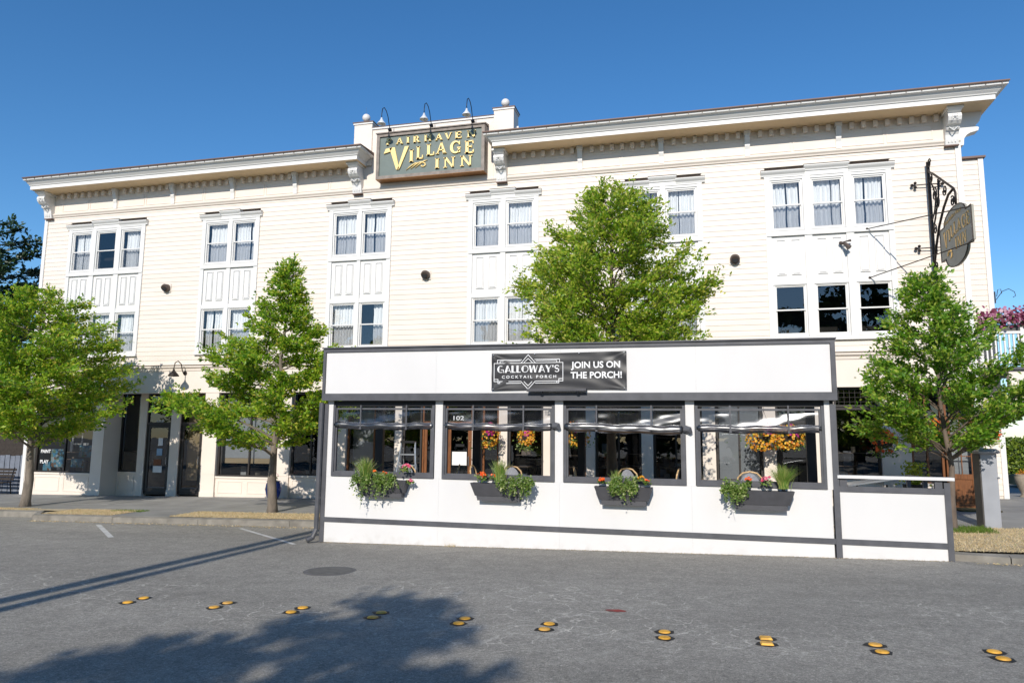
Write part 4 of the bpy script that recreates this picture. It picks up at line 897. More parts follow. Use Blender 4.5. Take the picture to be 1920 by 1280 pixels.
# four openings with charcoal frames and half-rolled clear curtains
wins = [(-7.19, -5.03), (-4.86, -2.67), (-2.50, -.31), (-.14, 1.995)]
for i, (a, b) in enumerate(wins):
    q = bpy.data.objects.new('window_opening', None); col.objects.link(q); q.parent = porch; q.location = (a+2.6, 0, 0)
    m_ = PMB(); m_.box(a, a+.05, YP-.025, YP+.07, 1.175, 2.574); m_.box(b-.05, b, YP-.025, YP+.07, 1.175, 2.574); m_.box(a+.05, b-.05, YP-.025, YP+.07, 1.175, 1.26); m_.build('frame', 'pgrey', q)
    m_ = PMB(); m_.ring(a+.05, b-.05, 1.26, 2.52, .035, YP+.0, YP+.05, tb=.02); m_.build('inner_stop', 'pgrey', q)
    ph = i*1.7
    def vin(u, v, a=a, b=b, ph=ph):
        x = a+.07+(b-a-.14)*u; sag = .035*math.sin(math.pi*u*3+ph)*math.sin(math.pi*min(1, v))
        return (x, YP+.085+.018*math.sin(5*u+ph+3*v)+.012*math.sin(9*u+7*v+ph)+.003*math.sin(23*u-9*v+ph), 2.56-.37*v+sag*.3)
    m_ = PMB(); m_.grid(vin, 60, 12); m_.build('clear_curtain', 'vinyl', q, smooth=True)
    pts = [(a+.02+(b-a-.04)*u, YP+.03+.012*math.sin(9*u+ph), 2.185-.02*math.sin(math.pi*u)*(1 if i != 2 else .3)-(.0 if i != 2 else .05*u)+.008*math.sin(17*u+ph)) for u in np.linspace(0, 1, 26)]
    rr = [.062+.008*math.sin(11*u*3+ph)+(.02 if i == 2 else 0) for u in np.linspace(0, 1, 26)]
    m_ = PMB(); m_.tube(pts, rr, 12); m_.build('curtain_roll', 'vinylroll', q, smooth=True)
    m_ = PMB(); m_.tube([(p_[0], p_[1]+.01, p_[2]-.062) for p_ in pts], .012, 6); m_.build('curtain_hem', 'tanwood' if i == 2 else 'pgrey', q)
    for s_ in (.28, .73):
        x = a+(b-a)*s_; m_ = PMB(); m_.box(x-.014, x+.014, YP-.035, YP-.03, 2.11, 2.575); m_.box(x-.02, x+.02, YP-.04, YP-.029, 2.10, 2.13); m_.build('strap', 'pgrey', q)
    if i in (1, 2):
        m_ = PMB(); m_.tube([(b-.02, YP-.03, 2.20-.04*(i-1)), (b+.07, YP-.05, 2.19-.05*(i-1)), (b+.10, YP-.05, 2.13-.05*(i-1))], [.07, .06, .03], 10); m_.build('roll_end', 'pgrey', q)
# back side: dark posts on the kerb side, deck, side rail
for x0, x1 in ((-7.32, -7.14), (-4.98, -4.80), (-2.62, -2.47), (-.25, -.05), (1.98, 2.16)):
    PB(x0, x1, YB-.12, YB, .10, 2.7495).build('back_post', 'black', porch)
dk = PMB(); dk.box(-7.29, 2.08, YP+.06, YB-.13, .02, .44); dk.build('deck', 'boxgrey', porch)
dk = PMB(); dk.box(2.2, 3.7, YP+.07, YB-.0, .06, .12); dk.build('ramp_deck', 'boxgrey', porch)
# low rail section on the right
wallpart(2.181, 3.75, 1.14, 'pwhite', YP, YP+.05, 'wall_sheet'); wallpart(3.751, 3.84, 1.33, 'pgrey', YP-.02, YP+.07, 'end_post')
m_ = PMB(); m_.box(2.181, 3.7495, YP-.02, YP+.06, 1.145, 1.235); m_.build('rail_trim', 'pgrey', porch)
m_ = PMB(); m_.box(2.181, 3.7495, YP-.018, YP-.0005, .285, .375); m_.build('belt_trim', 'pgrey', porch)
m_ = PMB(); m_.box(2.15, 3.90, YP-.06, YP+.12, 1.365, 1.415); m_.build('rail_cap', 'pwhite', porch)
for a in (2.19, 3.62): m_ = PMB(); m_.box(a, a+.11, YP-.01, YP+.06, 1.2355, 1.3645); m_.build('rail_block', 'pgrey', porch)
PB(3.76, 3.83, YP+.08, YB, 1.30, 1.36).build('side_rail', 'pgrey', porch)
for y in (YP+1.2, YB-.1): PB(3.76, 3.83, y, y+.07, .12, 1.2995).build('side_rail_post', 'pgrey', porch)
# banner
bn = thing('banner', (-2.6, YP-.12, 3.18), 'black vinyl banner with white lettering tied to the porch fascia', 'banner')
BX0, BX1, BZ0, BZ1 = -3.86, -1.32, 2.83, 3.53
def bsurf(u, v):
    c = .007*math.exp(-8*min(u, 1-u))*math.sin((u if u < .5 else 1-u)*34-(v-.5)*14)+.0025*math.sin(22*v+5*u)*math.sin(math.pi*u)+.002*math.sin(17*u+9*v)
    for (cu, cv) in ((0, 0), (1, 0), (0, 1), (1, 1)):
        du, dv = (u-cu)*2.5, (v-cv); d_ = math.hypot(du, dv); an = math.atan2(abs(dv), abs(du)); c += .006*math.exp(-3*d_)*math.sin(an*11)
    return (BX0+(BX1-BX0)*u, YP-.135-c, BZ0+(BZ1-BZ0)*v-.012*math.sin(math.pi*u)*(1 if v > .5 else -1)*abs(v-.5)*2)
MB().grid(bsurf, 90, 40).build('cloth', 'banner', bn, smooth=True)
YBN = YP-.158
def bx2(p): return BX0+(BX1-BX0)*p
def bz2(p): return BZ0+(BZ1-BZ0)*p
def conform(m_):
    m_.v = [(x, bsurf((x-BX0)/(BX1-BX0), (z-BZ0)/(BZ1-BZ0))[1]-.003+(y-YBN), z) for x, y, z in m_.v]; return m_
pr = MB()
def ln(u0, v0, u1, v1, t=.011):
    a = Vector((bx2(u0), bz2(v0))); b = Vector((bx2(u1), bz2(v1))); d = (b-a).normalized(); n_ = Vector((-d.y, d.x))*t/2; a = a-d*t/2; b = b+d*t/2
    pr.prism([tuple(a-n_), tuple(b-n_), tuple(b+n_), tuple(a+n_)], YBN-.002, YBN, 'y')
for a in ((.02, .30, .02, .73), (.02, .73, .54, .73), (.54, .73, .54, .30), (.02, .30, .05, .30), (.54, .30, .51, .30), (.05, .30, .05, .20), (.51, .30, .51, .20),
          (.045, .74, .045, .82), (.045, .82, .23, .82), (.515, .74, .515, .82), (.515, .82, .33, .82), (.065, .74, .065, .785), (.065, .785, .22, .785), (.495, .74, .495, .785), (.495, .785, .34, .785),
          (.02, .24, .05, .24), (.02, .24, .02, .30), (.54, .24, .54, .30), (.51, .24, .54, .24), (.05, .24, .22, .24), (.51, .24, .34, .24), (.05, .19, .225, .19), (.51, .19, .335, .19), (.495, .19, .495, .24), (.065, .19, .065, .24),
          (.225, .73, .28, .95), (.28, .95, .335, .73), (.25, .75, .28, .85), (.28, .85, .31, .75), (.225, .24, .28, .03), (.28, .03, .335, .24), (.25, .23, .28, .12), (.28, .12, .31, .23)): ln(*a)
conform(pr); pr.build_islands('logo_line', 'print', bn)
def deco_word(m_, word, x, z, h, total, y):
    """geometric capitals whose left strokes are heavy"""
    G = {'G': (.95, [('arc', .5, .5, .5, .5, 60, 300, .10), ('fill', .0, .42), ('bar', .52, .95, .40, .09), ('v', .88, .0, .42, .09)]),
         'A': (.9, [('d', .0, 0, .45, 1, .30), ('d', .88, 0, .47, 1, .10), ('bar', .2, .75, .28, .08)]), 'L': (.62, [('v', .14, 0, 1, .28), ('bar', .0, .6, .05, .10)]),
         'O': (1., [('arc', .5, .5, .5, .5, 0, 360, .09), ('fill', .0, .42)]), 'W': (1.2, [('d', .3, 0, .08, 1, .28), ('d', .3, 0, .6, 1, .09), ('d', .86, 0, .62, 1, .26), ('d', .88, 0, 1.15, 1, .09)]),
         'Y': (.85, [('d', .42, .42, .1, 1, .28), ('d', .44, .42, .82, 1, .09), ('v', .42, 0, .45, .22)]), "'": (.2, [('v', .1, .7, 1, .14)]),
         'S': (.72, [('arc', .36, .73, .33, .27, 20, 270, .12), ('arc', .36, .27, .33, .27, -160, 90, .12), ('bar', .2, .5, .5, .16)])}
    W_ = sum(G[c][0]+.10 for c in word)-.10; sx = total/W_; cx = x
    for c in word:
        for p in G[c][1]:
            P = []
            if p[0] == 'v': P = [[(p[1]-p[4]/2, p[2]), (p[1]+p[4]/2, p[2]), (p[1]+p[4]/2, p[3]), (p[1]-p[4]/2, p[3])]]
            elif p[0] == 'bar': P = [bar(p[1], p[2], p[3], p[4])]
            elif p[0] == 'd': P = [seg((p[1]+(.14 if c in 'A' and p[5] > .2 else 0), p[2]), (p[3], p[4]), p[5], p[5]*.8)]
            elif p[0] == 'arc': P = arc(p[1], p[2], p[3], p[4], p[5], p[6], p[7], p[7]*1.05, 14)
            elif p[0] == 'fill': P = [[(.5+.5*math.cos(R(t)), .5+.5*math.sin(R(t))) for t in range(115, 250, 9)]]
            for q in P: m_.prism([(cx+a*sx, z+b*h) for a, b in q], y-.002, y, 'y')
        cx += (G[c][0]+.10)*sx
gw = MB(); deco_word(gw, "GALLOWAY'S", bx2(.045), bz2(.475), (BZ1-BZ0)*.19, (BX1-BX0)*.47, YBN); conform(gw); gw.build_islands('letter', 'print', bn)
conform(MB().text('C O C K T A I L   P O R C H', bx2(.08), YBN, bz2(.325), (BZ1-BZ0)*.075, (BX1-BX0)*.41, .001, .012)).build_islands('letter', 'print', bn)
conform(MB().text('JOIN US ON', bx2(.60), YBN, bz2(.575), (BZ1-BZ0)*.17, (BX1-BX0)*.355, .001, .024)).build_islands('letter', 'print', bn)
conform(MB().text('THE PORCH!', bx2(.597), YBN, bz2(.305), (BZ1-BZ0)*.17, (BX1-BX0)*.37, .001, .024)).build_islands('letter', 'print', bn)
for u, v in ((.015, .96), (.33, .965), (.66, .965), (.985, .96), (.015, .04), (.985, .04)): MB().tube([(bx2(u), YBN+.01, bz2(v)), (bx2(u), YBN-.004, bz2(v))], .012, 8).build('grommet', 'alu', bn)
lt = thing('light_bar', (-2.6, YP-.2, 2.80), 'slim charcoal light bar fixed under the banner on the porch', 'light')
B(-3.15, -2.04, YP-.26, YP-.132, 2.80, 2.85).build('housing', 'boxgrey', lt)
for x in (-2.88, -2.20): MB().tube([(x, YP-.22, 2.80), (x, YP-.22, 2.77)], .03, 8).build('knuckle', 'black', lt)
# ------------------------------------------------------------------ plants, leaves and flowers
def scatter_mesh(name, m, pts, size, seed, parent=None, at=None, droop=.3, flat=.6, asp=.5, dirs=None):
    """many small folded leaves at pts"""
    r = np.random.default_rng(seed); P = np.asarray(pts, float); n = len(P); s = size*r.uniform(.45, 1.3, n)[:, None]
    d = r.normal(size=(n, 3)); d[:, 2] *= flat; d[:, 2] -= droop
    if dirs is not None: d = d*.6+np.asarray(dirs)
    d /= np.linalg.norm(d, axis=1)[:, None]
    up_ = r.normal(size=(n, 3))*.62+np.array([0, -.8, .75]); sd = np.cross(d, up_); sd /= np.linalg.norm(sd, axis=1)[:, None]+1e-9; nn = np.cross(sd, d)
    V = np.empty((n, 5, 3)); V[:, 0] = P; V[:, 1] = P+d*s*.45+sd*s*asp*.5+nn*s*.08; V[:, 2] = P+d*s; V[:, 3] = P+d*s*.45-sd*s*asp*.5+nn*s*.08; V[:, 4] = P+d*s*.45
    F = []
    idx = np.arange(n)*5
    F = np.concatenate([np.c_[idx, idx+4, idx+2, idx+1], np.c_[idx, idx+3, idx+2, idx+4]])
    off = parent_loc(parent) if parent is not None else Vector(at or (0, 0, 0))
    V = V.reshape(-1, 3)-np.array(off)
    me = bpy.data.meshes.new(name); me.vertices.add(len(V)); me.vertices.foreach_set('co', V.ravel().astype(np.float32))
    me.loops.add(F.size); me.polygons.add(len(F)); me.polygons.foreach_set('loop_start', np.arange(0, F.size, 4, dtype=np.int32))
    me.loops.foreach_set('vertex_index', F.ravel().astype(np.int32)); me.update(calc_edges=True)
    me.materials.append(MATS[m]); o = bpy.data.objects.new(name, me); col.objects.link(o)
    if parent is not None: o.parent = parent
    else: o.location = off
    return o
def interp(prof, t):
    for (a, x), (b, y) in zip(prof, prof[1:]):
        if t <= b: return x+(y-x)*(t-a)/(b-a)
    return prof[-1][1]
def tree(name, label, cat, base, height, tr, cb, prof, nleaf, ls, seed, lm='leaf', bm='bark', cen=(0, 0), nprim=46, rise=.35, group=None, tuft=.16, ysq=1., lobes=.18, asym=0.):
    """trunk, limbs filling an uneven envelope, twigs, leaves. prof: (height fraction of crown, radius)"""
    r = np.random.default_rng(seed); bx_, by_, bz_ = base
    t = thing(name, base, label, cat, group); H = height
    tp = [(bx_, by_, bz_-.1)]
    for i in range(1, 9):
        f_ = i/8; tp.append((bx_+cen[0]*f_**1.5+r.normal(0, .03), by_+cen[1]*f_**1.5+r.normal(0, .03), bz_+H*.97*f_))
    rad = [tr*1.5]+[tr*(1-.88*(i/8)**.9) for i in range(1, 9)]; rad[1] = tr
    tp.insert(1, (bx_, by_, bz_+.18)); rad.insert(1, tr*1.12)
    MB().tube(tp, rad, 12).build('trunk', bm, t, smooth=True)
    tpn = np.array(tp[1:])
    def tpos(z):
        return np.array([np.interp(z, tpn[:, 2], tpn[:, k_]) for k_ in range(3)])
    br = MB(); leafpts = []; leafd = []; z0 = bz_+cb; ch = H-cb
    lob = r.normal(0, 1, 7)
    for i in range(nprim):
        f_ = ((i+.5)/nprim)**.92; az = i*2.39996+r.normal(0, .25)
        Rr = interp(prof, f_)*(1+lobes*math.sin(az*2+lob[0]+f_*5)+lobes*.7*math.sin(az*3+lob[1]-f_*9))*r.uniform(.72, 1.08)*(1-asym*math.cos(az))
        ze = z0+ch*f_; up_ = Rr*rise*r.uniform(.5, 1.3); zs = max(bz_+cb*.82, ze-up_); zs = min(zs, bz_+H*.95)
        a = tpos(zs); b = np.array([a[0]+Rr*math.cos(az), a[1]+Rr*math.sin(az)*ysq, ze])
        n_ = 7; pts = []
        for k_ in range(n_):
            s = k_/(n_-1); p = a+(b-a)*s; p[2] = a[2]+(b[2]-a[2])*(s**.8)+r.normal(0, .02)-.0*s; p[:2] += r.normal(0, .02+.02*s, 2); pts.append(p)
        r0 = max(.008, tr*.34*(1-f_*.7)); br.tube(pts, [max(.004, r0*(1-.85*k_/(n_-1))) for k_ in range(n_)], 5, cap=False)
        P = np.array(pts); nt_ = int(7+Rr*9)
        for q in range(nt_):
            s = r.uniform(.22, 1.0)**.85; k_ = min(n_-2, int(s*(n_-1))); p = P[k_]+(P[k_+1]-P[k_])*(s*(n_-1)-k_)
            d = (b-a)/max(.01, np.linalg.norm(b-a)); sid = np.array([-d[1], d[0], 0])*(1 if q % 2 else -1)
            tl = (.30+.34*Rr*(1-s*.55))*r.uniform(.5, 1.1)
            dd_ = d*.75+sid*r.uniform(.25, 1.)+np.array([0, 0, r.uniform(-.22, .65)]); dd_ /= np.linalg.norm(dd_); e = p+dd_*tl
            br.tube([p, (p+e)/2+r.normal(0, .02, 3), e], [.006, .004, .002], 3, cap=False)
            m_ = max(6, int(tl/.026))
            ss = r.uniform(.12, 1.04, m_)[:, None]; L = p+(e-p)*ss+r.normal(0, tuft*.3, (m_, 3))*np.array([1, 1, .55]); leafpts.append(L); leafd.append(np.repeat(dd_[None], m_, 0))
    br.build('branches', bm, t)
    L = np.concatenate(leafpts); D = np.concatenate(leafd)
    pick = r.permutation(len(L))
    if len(L) < nleaf: pick = np.concatenate([pick, r.integers(0, len(L), nleaf-len(L))])
    pick = pick[:nleaf]; L = L[pick]+r.normal(0, .02, (nleaf, 3)); D = D[pick]
    lf_ = scatter_mesh('crown', lm, L, ls, seed+1, parent=t, dirs=D, droop=.25, flat=.7, asp=.52); lf_['kind'] = 'stuff'
    return t
VZ = lambda x, y: side_z(x, y)
tree('street_tree', 'leftmost street tree with a broad dense green crown over the painted shop window', 'tree', (-19.05, -3.7, VZ(-19, -3.7)), 6.3, .12, 2.0,
     [(0, 1.2), (.10, 2.1), (.35, 2.45), (.55, 2.25), (.75, 1.7), (.9, 1.0), (1, .3)], 70000, .105, 21, 'leaf', 'bark1', cen=(.0, 0), nprim=70, rise=.34, lobes=.16, tuft=.24)
tree('street_tree', 'layered conical street tree between the recessed shop entrance and the porch', 'tree', (-10.85, -3.95, VZ(-10.8, -4)), 6.5, .11, 1.75,
     [(0, .8), (.07, 1.9), (.18, 2.35), (.30, 2.15), (.42, 1.7), (.55, 1.15), (.68, .75), (.84, .4), (1, .06)], 56000, .10, 22, 'leaf', 'bark1', cen=(.1, 0), nprim=62, rise=.3, lobes=.18, asym=.06, tuft=.22)
tree('street_tree', 'tall yellow green street tree rising behind the porch fascia in front of the hotel wall', 'tree', (-2.0, -4.6, VZ(-1.7, -4.6)), 7.6, .13, 2.9,
     [(0, 1.4), (.15, 1.85), (.30, 2.0), (.45, 1.95), (.58, 1.8), (.70, 1.55), (.80, 1.25), (.89, .85), (.96, .5), (1, .2)], 80000, .092, 23, 'leaf3', cen=(.05, 0), nprim=110, rise=.6, lobes=.12, tuft=.24)
tree('street_tree', 'rightmost street tree with loose upright sprays in front of the brown entrance door', 'tree', (4.72, -4.7, VZ(4.6, -4.7)), 5.05, .07, 1.65,
     [(0, .7), (.10, 1.2), (.24, 1.45), (.4, 1.35), (.55, 1.05), (.68, .8), (.84, .5), (1, .12)], 32000, .092, 34, 'leaf4', cen=(-.22, 0), nprim=62, rise=.7, lobes=.2, tuft=.2)
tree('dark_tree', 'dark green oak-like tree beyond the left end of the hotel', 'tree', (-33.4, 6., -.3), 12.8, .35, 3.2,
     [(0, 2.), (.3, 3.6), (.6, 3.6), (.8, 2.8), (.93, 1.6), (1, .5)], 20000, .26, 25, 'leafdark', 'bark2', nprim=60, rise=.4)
# across the street, behind the viewpoint: these throw the foreground shadows and fill the glass reflections
tree('far_side_tree', 'broad street tree on the opposite pavement behind the viewpoint', 'tree', (-3.7, -30.6, -.2), 10.0, .22, 3.0,
     [(0, 2.0), (.2, 2.6), (.45, 2.7), (.65, 2.3), (.85, 1.7), (1, .6)], 26000, .2, 26, 'leaf4', nprim=70, rise=.4)
for i, (x, y, h) in enumerate(((-44, -58, 17), (-32, -61, 18), (-20, -59, 17), (-8, -62, 16), (4, -60, 20), (15, -58, 21), (27, -61, 18))):
    tree('far_side_tree', 'tree number %s of the row far across the street behind the viewpoint' % ords[i], 'tree', (x, y, -.2), h, .4, 1.0, [(0, 4.), (.2, 6.4), (.5, 6.6), (.8, 4.4), (1, 1.)], 9000, .9, 40+i, 'leafdark', 'bark2', nprim=36, rise=.3, group='trees across the street')
pl = thing('utility_pole', (-8.55, -26.0, -.1), 'wooden utility pole behind the viewpoint with a cable pipe beside it', 'pole')
MB().tube([(-8.74, -26, -.2), (-8.62, -26, 11.5)], [.2, .14], 12).build('shaft', 'bark', pl); MB().tube([(-8.14, -26, -.2), (-8.26, -26, 11.0)], [.17, .1], 10).build('cable_pipe', 'boxgrey', pl)
# window boxes
def wbox(x0, x1, lab, seed):
    t = thing('window_box', ((x0+x1)/2, YP-.02, .8), lab, 'planter', 'charcoal window boxes on the porch front'); z0, z1 = .895, 1.13
    ins = .075
    V = [(x0+ins, YP-.17, z0), (x1-ins, YP-.17, z0), (x1-ins, YP-.003, z0), (x0+ins, YP-.003, z0), (x0, YP-.25, z1), (x1, YP-.25, z1), (x1, YP-.003, z1), (x0, YP-.003, z1)]
    PMB().add(V, [(0, 3, 2, 1), (0, 1, 5, 4), (1, 2, 6, 5), (2, 3, 7, 6), (3, 0, 4, 7)]).build('trough', 'boxgrey', t)
    PMB().box(x0+.02, x1-.02, YP-.235, YP-.01, z1-.03, z1-.02).build('soil', 'dark', t)
    PMB().box(x0+ins+.04, x1-ins-.04, YP-.16, YP-.003, z0-.085, z0-.002).build('support_ledge', 'boxgrey', t)
    return t
wbox(-6.56, -5.50, 'charcoal window box below the leftmost porch window', 1); wbox(-4.22, -3.18, 'charcoal window box below the second porch window from the left', 2)
wbox(-1.91, -.89, 'charcoal window box below the third porch window from the left', 3); wbox(.38, 1.45, 'charcoal window box below the rightmost porch window', 4)
YX = YP-.16
def grass_tuft(x, z, h, n, lab, seed, spread=.5):
    r = np.random.default_rng(seed); t = thing('ornamental_grass', (x, YX, z), lab, 'plant', 'grass tufts in the window boxes'); m_ = MB(); V = []; F = []
    for i in range(n):
        a = r.uniform(0, 6.28); s = r.uniform(.1, 1)*spread; hh = h*r.uniform(.55, 1.05); bx_ = x+r.normal(0, .03); by_ = YX+r.normal(0, .02); k_ = len(V); wd = .005
        dx, dy = math.cos(a)*s, math.sin(a)*s*.55
        for j, q in enumerate((0, .4, .75, 1)):
            w_ = wd*(1-q*.85); px2 = bx_+dx*hh*q**1.6; py2 = by_+dy*hh*q**1.6; pz2 = z+hh*(q-.35*s*q*q)
            V += [(px2-w_, py2, pz2), (px2+w_, py2+w_*.5, pz2)]
        F += [(k_+2*j, k_+2*j+1, k_+2*j+3, k_+2*j+2) for j in range(3)]
    m_.add(V, F).build('blades', 'blade_', t); m_2 = MB().ball((x, YX, z-.01), .03, 8, 5); m_2.build('root_clump', 'dark', t)
def trailing(x0, x1, z, drop, n, lab, seed, out=.12, m='leafboxed'):
    r = np.random.default_rng(seed); t = thing('trailing_plant', ((x0+x1)/2, YX, z), lab, 'plant', 'leafy trailing plants in the window boxes'); pts = []; st = MB()
    hh_ = 0; n = int(n*1.7); nv = int((x1-x0)*46)+10
    for i in range(nv):
        x = r.uniform(x0, x1); e = math.sin(math.pi*min(1, max(0, (x-x0)/(x1-x0)))); dr = drop*(1.5 if r.uniform() < .12 else 1)*r.uniform(.05, 1.)*(.3+.7*e); hh = r.uniform(.0, .13)+(.06 if r.uniform() < .2 else 0)
        P = [(x, YX, z-.02), (x+r.normal(0, .03), YX-.05-out*.3, z+hh), (x+r.normal(0, .04), YX-.10-out*r.uniform(.1, .5), z-.02), (x+r.normal(0, .05), YX-.11-out*r.uniform(.0, .6), z-dr)]
        st.tube(P, .003, 3, cap=False)
        for k_ in range(max(6, int(n/nv))):
            s = r.uniform(.1, 1)*3; j = min(2, int(s)); a, b = np.array(P[j]), np.array(P[j+1]); pts.append(a+(b-a)*(s-j)+r.normal(0, .018, 3))
    st.build('stems', 'leafboxed', t); pts = pts[:int(len(pts)*.8)]; scatter_mesh('leaves', m, pts, .042, seed, parent=t, droop=.15, flat=.8, asp=.8)['kind'] = 'stuff'
def flowers(name, x, z, r_, n, m, lab, seed, y=None, leaves=True, cat='flower', fs=.045):
    y = YX if y is None else y; r = np.random.default_rng(seed); t = thing(name, (x, y, z), lab, cat); k_ = MB()
    V = []; F = []
    for i in range(n):
        a = r.uniform(0, 6.28); ph = math.acos(r.uniform(-.15, 1)); c = np.array([x+r_*math.sin(ph)*math.cos(a), y+r_*math.sin(ph)*math.sin(a)*.8-.02, z+r_*.2+r_*math.cos(ph)*.8]); nrm = c-np.array([x, y, z]); nrm /= np.linalg.norm(nrm)
        nrm = nrm+r.normal(0, .25, 3)+np.array([0, -.3, .1]); nrm /= np.linalg.norm(nrm); s1 = np.cross(nrm, [0, 0, 1.]); s1 /= np.linalg.norm(s1)+1e-6; s2 = np.cross(nrm, s1); s_ = fs*r.uniform(.7, 1.2); kk = len(V)
        V.append(tuple(c+nrm*s_*-.15))
        for q in range(10):
            rad = s_*(.5 if q % 2 else .38)*r.uniform(.9, 1.1); V.append(tuple(c+s1*rad*math.cos(q*.628)+s2*rad*math.sin(q*.628)+nrm*(.1*s_ if q % 2 else 0)))
        F += [(kk, kk+1+q, kk+1+(q+1) % 10) for q in range(10)]
    k_.add(V, F).build('blossoms', m, t)
    if leaves:
        pts = [(x+r.normal(0, r_*.6), y+r.normal(0, r_*.4), z-r_*.2+r.uniform(-.6, .5)*r_) for i in range(int(n*1.5)+20)]
        scatter_mesh('leaves', 'leafboxed', pts, .05, seed+9, parent=t, asp=.8)['kind'] = 'stuff'
    return t
ZT = 1.13
grass_tuft(-6.38, ZT, .46, 330, 'fine green grass tuft in the leftmost window box', 1, .75); trailing(-6.62, -5.72, ZT, .42, 1300, 'dense pale green trailing plant spilling over the leftmost window box', 2)
flowers('marigold', -5.98, ZT+.10, .055, 14, 'fl_orange', 'bright orange bloom above the leafy plant in the leftmost window box', 3); flowers('begonia', -5.52, ZT+.22, .085, 26, 'fl_pink', 'pink begonia cluster at the right end of the leftmost window box', 4)
flowers('begonia', -5.44, ZT-.02, .045, 10, 'fl_pink', 'small drooping pink bloom over the right corner of the leftmost window box', 14)
flowers('marigold', -6.18, ZT+.14, .03, 6, 'fl_orange', 'small orange bloom beside the grass in the leftmost window box', 5)
flowers('begonia', -4.02, ZT+.10, .085, 26, 'fl_orange', 'red orange begonia at the left end of the second window box', 6); flowers('begonia', -3.80, ZT+.10, .045, 9, 'fl_orange', 'small orange bloom left of the grass in the second window box', 7)
grass_tuft(-3.66, ZT, .44, 330, 'upright green grass tuft in the middle of the second window box', 8, .5); trailing(-3.66, -3.0, ZT, .30, 1000, 'leafy green plant trailing over the right end of the second window box', 9, .16)
flowers('begonia', -1.78, ZT+.08, .05, 12, 'fl_orange', 'orange bloom at the left end of the third window box', 10); trailing(-1.62, -1.12, ZT, .34, 1100, 'pale green trailing plant in the middle of the third window box', 11)
grass_tuft(-1.52, ZT, .28, 110, 'short bushy grass tuft in the third window box', 12, .6); flowers('marigold', -1.08, ZT+.12, .05, 12, 'fl_yellow', 'yellow blooms at the right end of the third window box', 13); flowers('marigold', -.99, ZT+.07, .045, 10, 'fl_orange', 'orange blooms by the yellow ones in the third window box', 15)
trailing(.26, .70, ZT, .36, 1100, 'pale green trailing plant over the left end of the rightmost window box', 16); flowers('marigold', .72, ZT+.13, .055, 13, 'fl_orange', 'orange bloom beside the trailing plant in the rightmost window box', 17)
flowers('begonia', 1.02, ZT+.12, .085, 26, 'fl_pink', 'pink begonia in the middle of the rightmost window box', 18); grass_tuft(1.28, ZT, .44, 360, 'spreading green grass tuft at the right end of the rightmost window box', 19, .85)
# hanging baskets along the shopfronts
def basket(x, y, z, rx, lab, seed, mix=(('fl_yellow', 1.),), zs=1.):
    r = np.random.default_rng(seed); t = thing('hanging_basket', (x, y, z), lab, 'flower basket', 'flower baskets hanging along the shopfront')
    MB().lathe([(.05, -.12), (.16, -.06), (.2, .05), (.2, .08)], (x, y, z), 14).build('basket', 'bark2', t)
    ch_ = MB()
    for a in (0, 2.1, 4.2): ch_.tube([(x+.2*math.cos(a), y+.2*math.sin(a), z+.08), (x, y, z+.75)], .004, 4)
    ch_.tube([(x, y, z+.75), (x, y, 3.37)], .004, 4); ch_.build('chain', 'black', t)
    pts = [(x+r.normal(0, rx*.5), y+r.normal(0, rx*.4), z+r.uniform(-.35, .25)*zs) for i in range(420)]
    scatter_mesh('leaves', 'leafboxed', pts, .06, seed, parent=t, asp=.8)['kind'] = 'stuff'
    for mi, (m_, sh) in enumerate(mix):
        V = []; F = []
        for i in range(int(240*sh)):
            a = r.uniform(0, 6.28); ph = r.uniform(-1.2, 1.1); q = r.uniform(.85, 1.1); c = np.array([x+rx*q*math.cos(ph)*math.cos(a), y+rx*.8*q*math.cos(ph)*math.sin(a), z+.05+rx*zs*q*math.sin(ph)])
            if mi == 1: c[0] = x+abs(c[0]-x)*.6-rx*.2*0; c[2] = z+.05+abs(c[2]-z)*.9
            nrm = np.array([math.cos(a), math.sin(a)-.3, .2])+r.normal(0, .3, 3); nrm /= np.linalg.norm(nrm); s1 = np.cross(nrm, [0, 0, 1.]); s1 /= np.linalg.norm(s1); s2 = np.cross(nrm, s1); kk = len(V); s_ = .035*r.uniform(.7, 1.2)
            V.append(tuple(c)); V += [tuple(c+(s1*math.cos(q_*1.047)+s2*math.sin(q_*1.047))*s_+nrm*.01) for q_ in range(6)]; F += [(kk, kk+1+q_, kk+1+(q_+1) % 6) for q_ in range(6)]
        MB().add(V, F).build('blossoms', m_, t)
YM = (('fl_yellow', 1.), ('fl_magenta', .35))
basket(-6.05, -.65, 2.0, .36, 'yellow and magenta flower basket seen through the left part of the second porch window', 1, YM)
basket(-4.9, -.65, 1.95, .23, 'flower basket half hidden by the dark post in the second porch window', 2, YM)
basket(-3.35, -1.1, 2.05, .34, 'flower basket at the left edge of the third porch window', 3, (('fl_yellow', .8), ('fl_magenta', .6)))
basket(1.55, -.65, 2.0, .46, 'large yellow flower basket in the rightmost porch window', 4, (('fl_yellow', 1.3), ('fl_magenta', .35)), .8)
basket(2.15, -.70, 2.0, .40, 'yellow flower basket just right of the largest one in the rightmost porch window', 5, (('fl_yellow', 1.2), ('fl_magenta', .3)), .8)
basket(4.45, -.65, 1.9, .30, 'orange flower basket half hidden by the rightmost street tree near the dark restaurant window', 6, (('fl_orange', .5), ('fl_yellow', .6)))
basket(5.5, -.65, 2.2, .30, 'orange flower basket behind the crown of the rightmost street tree', 7, (('fl_orange', .6), ('fl_yellow', .5)))
basket(6.85, -.5, 2.2, .26, 'orange flower basket at the hotel corner above the brown entrance door', 8, (('fl_orange', .6), ('fl_yellow', .4)))
